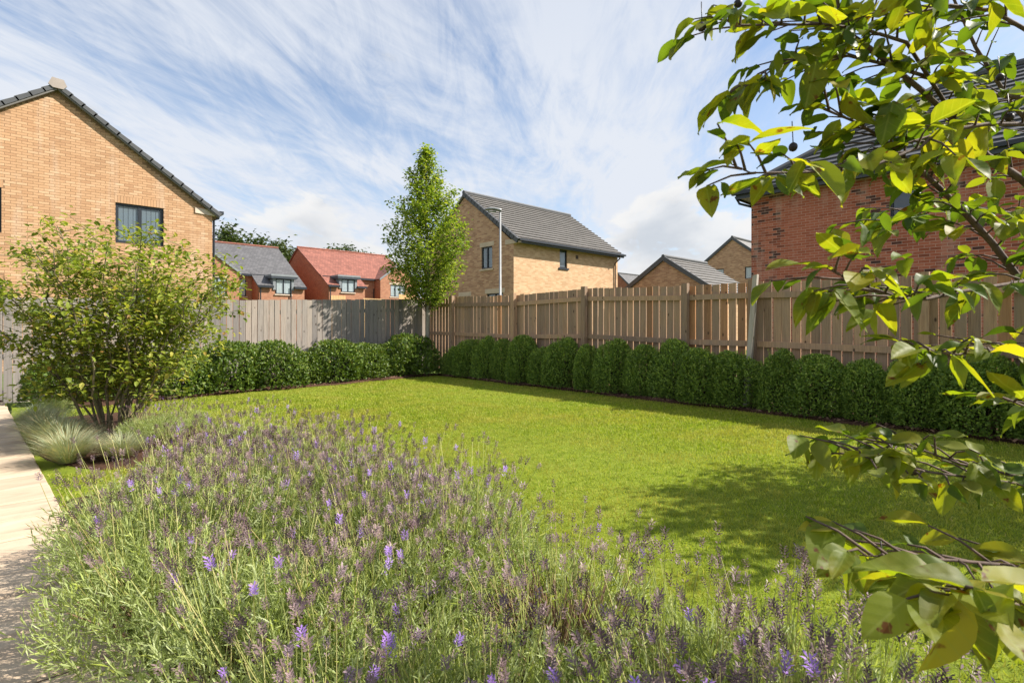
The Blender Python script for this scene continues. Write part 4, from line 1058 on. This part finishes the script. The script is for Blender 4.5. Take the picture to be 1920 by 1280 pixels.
def lavender_meshes(seed, nst, woody):
    r_ = np.random.default_rng(seed); rr = random.Random(seed)
    st = MB(); srn = []; SV, SF, SR = [], [], []; base = 0
    specs = [calyx_spike(rr, False) for _ in range(4)]
    for i in range(nst):
        a = rr.uniform(0, 6.283); tilt = rr.uniform(0, 1) ** .9 * .66; L_ = rr.uniform(.30, .49)
        b = Vector((math.cos(a), math.sin(a), 0)) * rr.uniform(.02, .2) + Vector((0, 0, .12))
        d = Vector((math.cos(a) * math.sin(tilt), math.sin(a) * math.sin(tilt), math.cos(tilt)))
        p1 = b + d * (L_ * .5) + Vector((rr.uniform(-.02, .02), rr.uniform(-.02, .02), 0)); d2 = (d + Vector((rr.uniform(-.2, .2), rr.uniform(-.2, .2), .30))).normalized()
        p2 = p1 + d2 * (L_ * .5)
        n0 = len(st.v); st.tube([b, p1, p2], [.0016, .0013, .001], 3, False); srn += [rr.random()] * (len(st.v) - n0)
        tv, tf = rr.choice(specs); sc = rr.uniform(.8, 1.2)
        V, F, q = scatter(tv, tf, np.array([p2]), np.array([d2]), r_.normal(size=(1, 3)), np.array([sc]), np.array([rr.random()]))
        SV.append(V); SF.append(F + base); SR.append(q); base += len(V)
    me_s = bpy.data.meshes.new('flower_stems'); me_s.from_pydata(st.v, [], st.f); me_s.materials.append(M['lav_stem'])
    at = me_s.attributes.new('rnd', 'FLOAT', 'POINT'); at.data.foreach_set('value', np.array(srn, np.float32))
    me_f = np_mesh('flower_spikes', np.concatenate(SV), np.concatenate(SF), M['lav_flower'], np.concatenate(SR))
    # leafy shoots
    ns = 520; lp_ = 13
    a = r_.uniform(0, 6.283, ns); s = np.sqrt(r_.random(ns)); hh = .12 + .27 * r_.random(ns)
    if woody: keep = (s > .72) | (r_.random(ns) < .16)
    else: keep = np.ones(ns, bool)
    a, s, hh = a[keep], s[keep], hh[keep]; ns = len(a)
    C0 = np.stack([np.cos(a) * s * .33, np.sin(a) * s * .33, .05 + hh * .55 * np.sqrt(1.05 - s ** 2)], 1)
    Dd = unit(np.stack([np.cos(a) * s * .75, np.sin(a) * s * .75, np.ones(ns)], 1) + r_.normal(size=(ns, 3)) * .18)
    f = np.tile(np.linspace(0, 1, lp_), ns)
    P = np.repeat(C0, lp_, 0) + np.repeat(Dd, lp_, 0) * (f * .16)[:, None]
    D = np.repeat(Dd, lp_, 0) * .9 + r_.normal(size=(ns * lp_, 3)) * .5
    tv = [(0, 0, 0), (.5, .5, .03), (.5, -.5, .03), (1, 0, -.02)]; tf = [(0, 2, 3), (0, 3, 1)]
    ln = r_.uniform(.028, .055, len(P)); wd = r_.uniform(.0045, .007, len(P))
    q = np.repeat(r_.random(ns), lp_) * .75 + .25 * r_.random(len(P))
    V, F, q = scatter(tv, tf, P, D, r_.normal(size=(len(P), 3)), np.stack([ln, wd, ln], 1), q)
    me_l = np_mesh('foliage', V, F, M['lav_leaf'], q)
    wd_ = MB()
    for i in range(260 if woody else 45):
        a = rr.uniform(0, 6.283); q_ = rr.uniform(.08, .32)
        wd_.tube([(.03 * math.cos(a), .03 * math.sin(a), -.03), (q_ * .6 * math.cos(a), q_ * .6 * math.sin(a), .12), (q_ * math.cos(a + .3), q_ * math.sin(a + .3), rr.uniform(.18, .34))], [.006, .004, .0015], 4, False)
    me_w = bpy.data.meshes.new('woody_stems'); me_w.from_pydata(wd_.v, [], wd_.f); me_w.materials.append(M['lav_wood'])
    return (('foliage', me_l), ('flower_stems', me_s), ('flower_spikes', me_f), ('woody_stems', me_w))
lavs = [lavender_meshes(60 + k, 84, k == 4) for k in range(5)]
li = 0; WOODY = ((1.30, 1.18), (1.02, 1.95)); used_w = set()
for row, (xo, y0, y1) in enumerate(((.43, .70, 3.75), (.86, .4, 4.25), (1.2, .2, 4.4), (1.40, .45, 3.8))):
    y = y0
    while y <= y1:
        x = xo + random.uniform(-.07, .07) - .05 * (y - 3) * (row == 0); k = li % 4
        woody = False
        near = [c for c in WOODY if math.hypot(x - c[0], y - c[1]) < .31]
        if near:
            if near[0] in used_w:
                y += .5; continue
            used_w.add(near[0]); woody = True; x, y_ = near[0]
        if woody: k = 4
        lab = 'lavender plant with a bare brown woody centre among the massed lavender' if woody else ('faded lavender plant at the paved path edge of the bed', 'faded lavender plant in the middle of the lavender bed', 'faded lavender plant in the middle of the lavender bed', 'faded lavender plant along the lawn edge of the lavender bed')[row]
        t_ = thing('lavender_plant', (x, y_ if woody else y, .03), lab, 'lavender', 'lavender plants massed beside the path')
        s = random.uniform(.9, 1.1); rz = random.uniform(0, 6.28)
        for nm, me in lavs[k]:
            o = link(nm, me, t_); o.scale = (s, s, s * random.uniform(.95, 1.02)); o.rotation_euler = (0, 0, rz)
            if nm != 'woody_stems': tag(o, kind='stuff')
        y += random.uniform(.46, .60); li += 1
# small lavender and heather by the shrub
for (x, y, s) in ((.95, 6.2, .75), (1.25, 6.5, .7), (.3, 8.9, .6)):
    t_ = thing('lavender_plant', (x, y, .03), 'small lavender plant at the foot of the multi-stemmed shrub', 'lavender', 'small lavender plants under the shrub')
    for nm, me in lavs[li % 4]:
        o = link(nm, me, t_); o.scale = (s, s, s); o.rotation_euler = (0, 0, li); 
        if nm != 'woody_stems': tag(o, kind='stuff')
    li += 1
# --- far trees behind the far houses
def far_tree(x, y, H_, rad, label, n=6000):
    t_ = thing('broadleaf_tree', (x, y, 0), label, 'tree', 'trees behind the far houses')
    MB().tube([(x, y, -.1), (x + .1, y, H_ * .5), (x, y, H_ * .9)], [.25, .16, .04], 7).build('trunk', M['bark'], t_, True)
    cent = []
    for i in range(60):
        a = random.uniform(0, 6.283); q = math.sqrt(random.random()) * rad; z = H_ * (.38 + .6 * random.random() * (1 - .55 * (q / rad) ** 2))
        cent.append(Vector((x + q * math.cos(a), y + q * math.sin(a), z)))
    P, D, Nr, S = clusters(cent, n // 60, rad * .16, .48)
    tag(leaves_obj('crown', t_, P, D, Nr, S, M['far_leaf'], LEAF2), kind='stuff')
for i, (x, y, H_, r_) in enumerate([(13, 62, 11.6, 3.4), (16, 64, 12.2, 3.4), (18.8, 65, 12.0, 3.2), (21.3, 64, 12.2, 3.0), (23.6, 65, 11.6, 2.6), (30.5, 68, 12.3, 2.8), (34, 69, 12.5, 2.8), (39, 70, 12.6, 3.4), (60, 52, 9.5, 3.0)]):
    far_tree(x, y, H_, r_, 'leafy green tree showing over the grey slate roof' if i < 5 else 'leafy green tree showing over the orange clay tile roof' if i < 8 else 'leafy green tree beside the small far street lamp')

# --- broad-leaved shrub overhanging from the right, close by
def leaf_big(seed):
    """a single leaf: cupped blade with drooping tip, 24 quads, about 1 unit long"""
    r_ = random.Random(seed); nu, nv = 7, 4; v = []; f = []
    droop = r_.uniform(-.05, .40); cup = r_.uniform(.03, .30); tw = r_.uniform(-.5, .5); wmax = r_.uniform(.22, .33); wav = r_.uniform(.01, .05)
    for i in range(nu + 1):
        x = i / nu; wv = wmax * (math.sin(math.pi * min(1, x ** .82)) ** .75) * (1 - .12 * x) if 0 < x < 1 else (.012 if x == 0 else .0)
        for j in range(nv + 1):
            s = (j / nv - .5) * 2
            y = s * wv; z = -droop * x * x + cup * abs(s) * wv * 2.2 + wav * math.sin(x * 9 + s * 2)
            c, q = math.cos(tw * x), math.sin(tw * x)
            v.append((x, y * c - z * q * .3, z + y * q))
    for i in range(nu):
        for j in range(nv):
            a = i * (nv + 1) + j; f.append((a, a + 1, a + nv + 2, a + nv + 1))
    return np.array(v), np.array(f)
def pix(px, py, t):
    """point at depth t along the view through a photo pixel"""
    u = (px - 960) / 988; v = (612 - py) / 988; t *= .8
    fx, fy = math.cos(AZ), math.sin(AZ)
    return Vector(((fx + fy * u) * t, (fy - fx * u) * t, CAM_H + v * t))
def fore_shrub():
    base = Vector((1.95, -.60, 0))
    t_ = thing('broadleaf_shrub', base, 'tall broad-leaved shrub with dark berries overhanging the lavender from the side', 'shrub')
    limbs = [   # (photo x, y, depth) runs of the boughs, measured leaf length about 9 cm
        ([(2150, 900, 1.75), (2020, 640, 1.55), (1920, 535, 1.45), (1860, 455, 1.40), (1813, 404, 1.36), (1762, 353, 1.32), (1730, 323, 1.30), (1686, 290, 1.27), (1653, 259, 1.25), (1605, 229, 1.22), (1545, 205, 1.18)], .011),
        ([(2150, 760, 1.6), (2020, 430, 1.5), (1915, 336, 1.45), (1850, 292, 1.42), (1798, 234, 1.38), (1735, 176, 1.34), (1630, 90, 1.28), (1587, 59, 1.25), (1572, 12, 1.24), (1560, -60, 1.22)], .012),
        ([(2120, 400, 1.3), (1990, 235, 1.28), (1920, 233, 1.25), (1850, 233, 1.22), (1756, 248, 1.18), (1727, 275, 1.16), (1640, 310, 1.12), (1571, 320, 1.1), (1493, 324, 1.08), (1407, 324, 1.06), (1372, 308, 1.05)], .006),
        ([(2120, 330, 1.5), (1990, 200, 1.45), (1920, 184, 1.42), (1822, 172, 1.38), (1728, 141, 1.34), (1661, 121, 1.3), (1591, 105, 1.27), (1500, 110, 1.22), (1440, 130, 1.18), (1395, 165, 1.15)], .007),
        ([(1798, 234, 1.38), (1700, 80, 1.3), (1620, 55, 1.25), (1532, 45, 1.2), (1466, 47, 1.17), (1390, 47, 1.13), (1350, 37, 1.1)], .005),
        ([(2160, 700, 1.4), (2020, 520, 1.32), (1920, 528, 1.25), (1800, 547, 1.18), (1737, 561, 1.14), (1690, 559, 1.12), (1659, 548, 1.1), (1594, 528, 1.06), (1560, 505, 1.04)], .006),
        ([(2150, 820, 1.35), (2000, 660, 1.25), (1887, 653, 1.16), (1790, 665, 1.1), (1720, 655, 1.06)], .005),
        ([(2160, 1000, 1.6), (2010, 905, 1.5), (1920, 894, 1.42), (1800, 869, 1.34), (1706, 834, 1.28), (1650, 840, 1.24)], .005),
        ([(2160, 1040, 1.5), (2010, 930, 1.4), (1900, 905, 1.33), (1745, 885, 1.25), (1665, 868, 1.2), (1610, 852, 1.17)], .005),
        ([(2160, 1150, 1.2), (2010, 1080, 1.05), (1900, 1060, .98), (1790, 1050, .93), (1690, 1045, .9), (1610, 1040, .88)], .005),
        ([(2120, 1250, .9), (1990, 1170, .78), (1900, 1140, .71), (1830, 1125, .67), (1785, 1118, .64)], .004),
        ([(2150, 500, 1.9), (2000, 300, 1.85), (1900, 200, 1.8), (1830, 90, 1.75), (1780, -20, 1.7), (1750, -120, 1.7)], .010),
        ([(2150, 600, 1.8), (2010, 450, 1.75), (1900, 400, 1.7), (1800, 385, 1.62), (1720, 395, 1.58), (1650, 420, 1.55)], .006),
        ([(2000, 200, 1.3), (1930, 60, 1.26), (1860, 20, 1.22), (1780, 10, 1.18), (1690, 30, 1.14), (1640, 20, 1.1)], .006),
        ([(2120, 860, 1.2), (2010, 780, 1.12), (1940, 770, 1.08), (1880, 745, 1.05)], .004)]
    m_ = MB(); runs = []
    for ln, r0 in limbs:
        pts = [pix(*p) for p in ln]; k = len(pts)
        m_.tube(pts, [r0 * .82 * (1 - .8 * i / (k - 1)) for i in range(k)], 7)
        runs.append((pts, r0))
    # stems from the ground up to the limb roots, and upright stems above the frame
    roots = [runs[i][0][0] for i in (0, 1, 2, 3, 5, 6, 7, 8, 9, 10, 11, 12, 14)]
    for p in roots:
        q = base + Vector((random.uniform(-.08, .08), random.uniform(-.08, .08), -.05))
        m_.tube([q, q.lerp(p, .5) + Vector((.06, -.05, .12)), p], [.022, .016, .010], 7)
    ups = []
    for i in range(6):
        a = i * 2.4; rr = random.uniform(.1, .4)
        ups.append((base + Vector((random.uniform(-.1, .1), random.uniform(-.1, .1), -.05)), base + Vector((.75 + rr * math.cos(a), -.75 + rr * math.sin(a), 1.9 - .3 * rr + random.uniform(-.3, .2))), .016))
    ups = [u for u in ups if not (Vector((u[1].x, u[1].y)).length < 1.3)]
    up_lines = branchy(base, ups, .02, M['bark'], t_, 'stem', .04, 8, .04)
    # twigs and leaves on the visible limbs
    LM = []
    for k in range(12):
        v, f = leaf_big(k)
        LM.append(np_mesh('leaf', v * .056, f, M['fore_leaf'], None, True))
    leafs = []
    for pts, r0 in runs:
        low_ = pts[-1].z < 1.28
        tot = sum((b - a).length for a, b in zip(pts[:-1], pts[1:]))
        nt_ = max(4, int(tot / .036))
        for i in range(nt_):
            f = .20 + .80 * (i + random.random() * .6) / nt_; f = min(f, 1.)
            p = along(pts, f); d = (along(pts, min(1, f + .05)) - along(pts, max(0, f - .05))).normalized()
            side = d.cross(Vector((0, 0, 1)));  side = side.normalized() * (1 if i % 2 else -1)
            l = random.uniform(.025, .12) if r0 > .004 else random.uniform(.02, .05)
            tip = p + (d * .7 + side * random.uniform(.3, 1.) + Vector((0, 0, random.uniform(-.25, .45)))).normalized() * l
            m_.tube([p, p.lerp(tip, .5) + Vector((0, 0, .006)), tip], [.0024, .0018, .0012], 4)
            for k in range(random.choice((1, 2, 2, 3, 3)) if low_ else random.choice((2, 3, 3, 4))):
                q = p.lerp(tip, random.uniform(.55, 1.)) if k else tip
                dd = ((tip - p).normalized() * random.uniform(.2, 1.) + Vector((random.uniform(-1, 1), random.uniform(-1, 1), random.uniform(-.95, .12)))).normalized()
                leafs.append((q, dd, random.choice((.55, .75, .9, 1., 1.15, 1.3)) * random.uniform(.85, 1.15)))
        leafs.append((pts[-1], (pts[-1] - pts[-2]).normalized() + Vector((0, 0, -.3)), 1.1))
    # a few big leaves hanging close to the camera
    for px, py, t, dx, dz, s in ((1785, 1110, .64, -.1, -1.2, 1.75), (1840, 1085, .66, .9, -.25, 1.8), (1800, 1065, .72, -.8, -.15, 1.5), (1690, 1040, .9, -.7, -.7, 1.3), (1655, 1035, .9, .2, -1., 1.2), (1620, 1030, .9, -.6, -.8, 1.2)):
        leafs.append((pix(px, py, t), Vector((dx * math.sin(AZ), -dx * math.cos(AZ), dz)), s))
    def placed(q, dd, s):
        dd = dd.normalized(); nr = Vector((random.uniform(-.55, .55), random.uniform(-.55, .55), 1.)); z = (nr - dd * nr.dot(dd))
        if z.length < .05: z = Vector((1, 0, 0)) - dd * dd.x
        z.normalize(); y = z.cross(dd)
        return Matrix(((dd.x, y.x, z.x, q.x), (dd.y, y.y, z.y, q.y), (dd.z, y.z, z.z, q.z), (0, 0, 0, 1))) @ Matrix.Scale(s, 4)
    def score(l):
        q = l[0]; d = q.x * math.cos(AZ) + q.y * math.sin(AZ); r = q.x * math.sin(AZ) - q.y * math.cos(AZ)
        px = 960 + 988 * r / d; py = 612 - 988 * (q.z - CAM_H) / d
        return (l[2] / d) if -40 < px < 1960 and -40 < py < 1320 else 0
    leafs.sort(key=score, reverse=True)
    inv = Matrix.Translation(-base)
    for q, dd, s in leafs[:300]:
        o = link('leaf', random.choice(LM), t_); o.matrix_local = inv @ placed(q, dd, s)
    rest = leafs[300:]
    # the leaves past the first 300, and the crown above the frame
    cent = []
    for pts in up_lines:
        for f in np.linspace(.45, 1, 10):
            p = along(pts, f)
            if p.z > .7 and math.hypot(p.x, p.y) > 1.3: cent.append(p)
    P, D, Nr, S = clusters(cent, 7, .10, .085, .5, .6)
    P = np.concatenate([P, np.array([l[0] for l in rest])]); D = np.concatenate([D, np.array([l[1] for l in rest])])
    Nr = np.concatenate([Nr, np.tile(np.array((.1, .1, 1.)), (len(rest), 1)) + rng.normal(size=(len(rest), 3)) * .3]); S = np.concatenate([S, np.array([l[2] * .056 for l in rest])])
    V_, F_, R_ = [], [], []; b0 = 0; kk = np.arange(len(P)) % 7
    for k in range(7):
        v, f = leaf_big(k); q = kk == k
        V, F, r = scatter(v, f, P[q] - np.array(base), D[q], Nr[q], S[q]); V_.append(V); F_.append(F + b0); R_.append(r); b0 += len(V)
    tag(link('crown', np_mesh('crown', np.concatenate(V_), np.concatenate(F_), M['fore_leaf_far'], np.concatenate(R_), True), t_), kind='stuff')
    m_.build('limb', M['bark'], t_, True)
    # dark berries on thin stalks
    for px, py, t, up_ in ((1487, 276, 1.1, 1), (1536, 174, 1.2, 1), (1893, 220, 1.2, 1), (1316, 51, 1.1, 1), (1384, 7, 1.15, 1), (1675, 880, 1.22, 1), (1712, 884, 1.24, 1), (1655, 1078, .9, 1), (1875, 145, 1.35, 1)):
        p = pix(px, py, t); st_ = p + Vector((.004, .003, .045))
        bm_ = MB(); rr = .0075; n_ = 8
        rings = [(-1, .15), (-.75, .66), (-.3, .95), (.2, .98), (.65, .76), (1, .3)]
        for zz, w_ in rings:
            for k in range(n_): bm_.v.append((p.x + rr * w_ * math.cos(6.283 * k / n_), p.y + rr * w_ * math.sin(6.283 * k / n_), p.z + rr * zz))
        for i in range(len(rings) - 1):
            for k in range(n_): bm_.f.append((i * n_ + k, i * n_ + (k + 1) % n_, (i + 1) * n_ + (k + 1) % n_, (i + 1) * n_ + k))
        bm_.f.append(tuple(range(n_ - 1, -1, -1))); bm_.f.append(tuple((len(rings) - 1) * n_ + k for k in range(n_)))
        bm_.tube([p + Vector((0, 0, rr)), st_], .0009, 4)
        bm_.build('berry', M['berry'], t_, True)
fore_shrub()
# --- the garden tree out of the frame on the right whose shade falls on the lawn
def side_tree():
    b = Vector((6.1, -.85, 0))
    t_ = thing('broadleaf_tree', b, 'young leafy tree standing on the lawn beside the box hedge, shading the grass', 'tree')
    MB().tube([b + Vector((0, 0, -.1)), b + Vector((.02, 0, 1.2)), b + Vector((0, .03, 3.0))], [.05, .04, .012], 8).build('trunk', M['bark_pale'], t_, True)
    tips = []
    for i in range(46):
        a = i * 2.4; z = 1.25 + 1.9 * (i / 46); rr = 1.55 * math.sin(min(1, (z - .75) / 1.5) * 1.57) * (1 if z < 2.4 else 1 - (z - 2.4) / 1.3) * random.uniform(.6, 1.05)
        tips.append((b + Vector((0, 0, z - .25)), b + Vector((rr * math.cos(a), rr * math.sin(a), z + .15)), .01))
    lines = branchy(b, tips, .01, M['bark'], t_, 'limb', .05)
    cent = [along(p, f) for p in lines for f in np.linspace(.3, 1, 7)]
    P, D, Nr, S = clusters(cent, 24, .10, .09)
    tag(leaves_obj('crown', t_, P, D, Nr, S, M['tree_leaf']), kind='stuff')
side_tree()
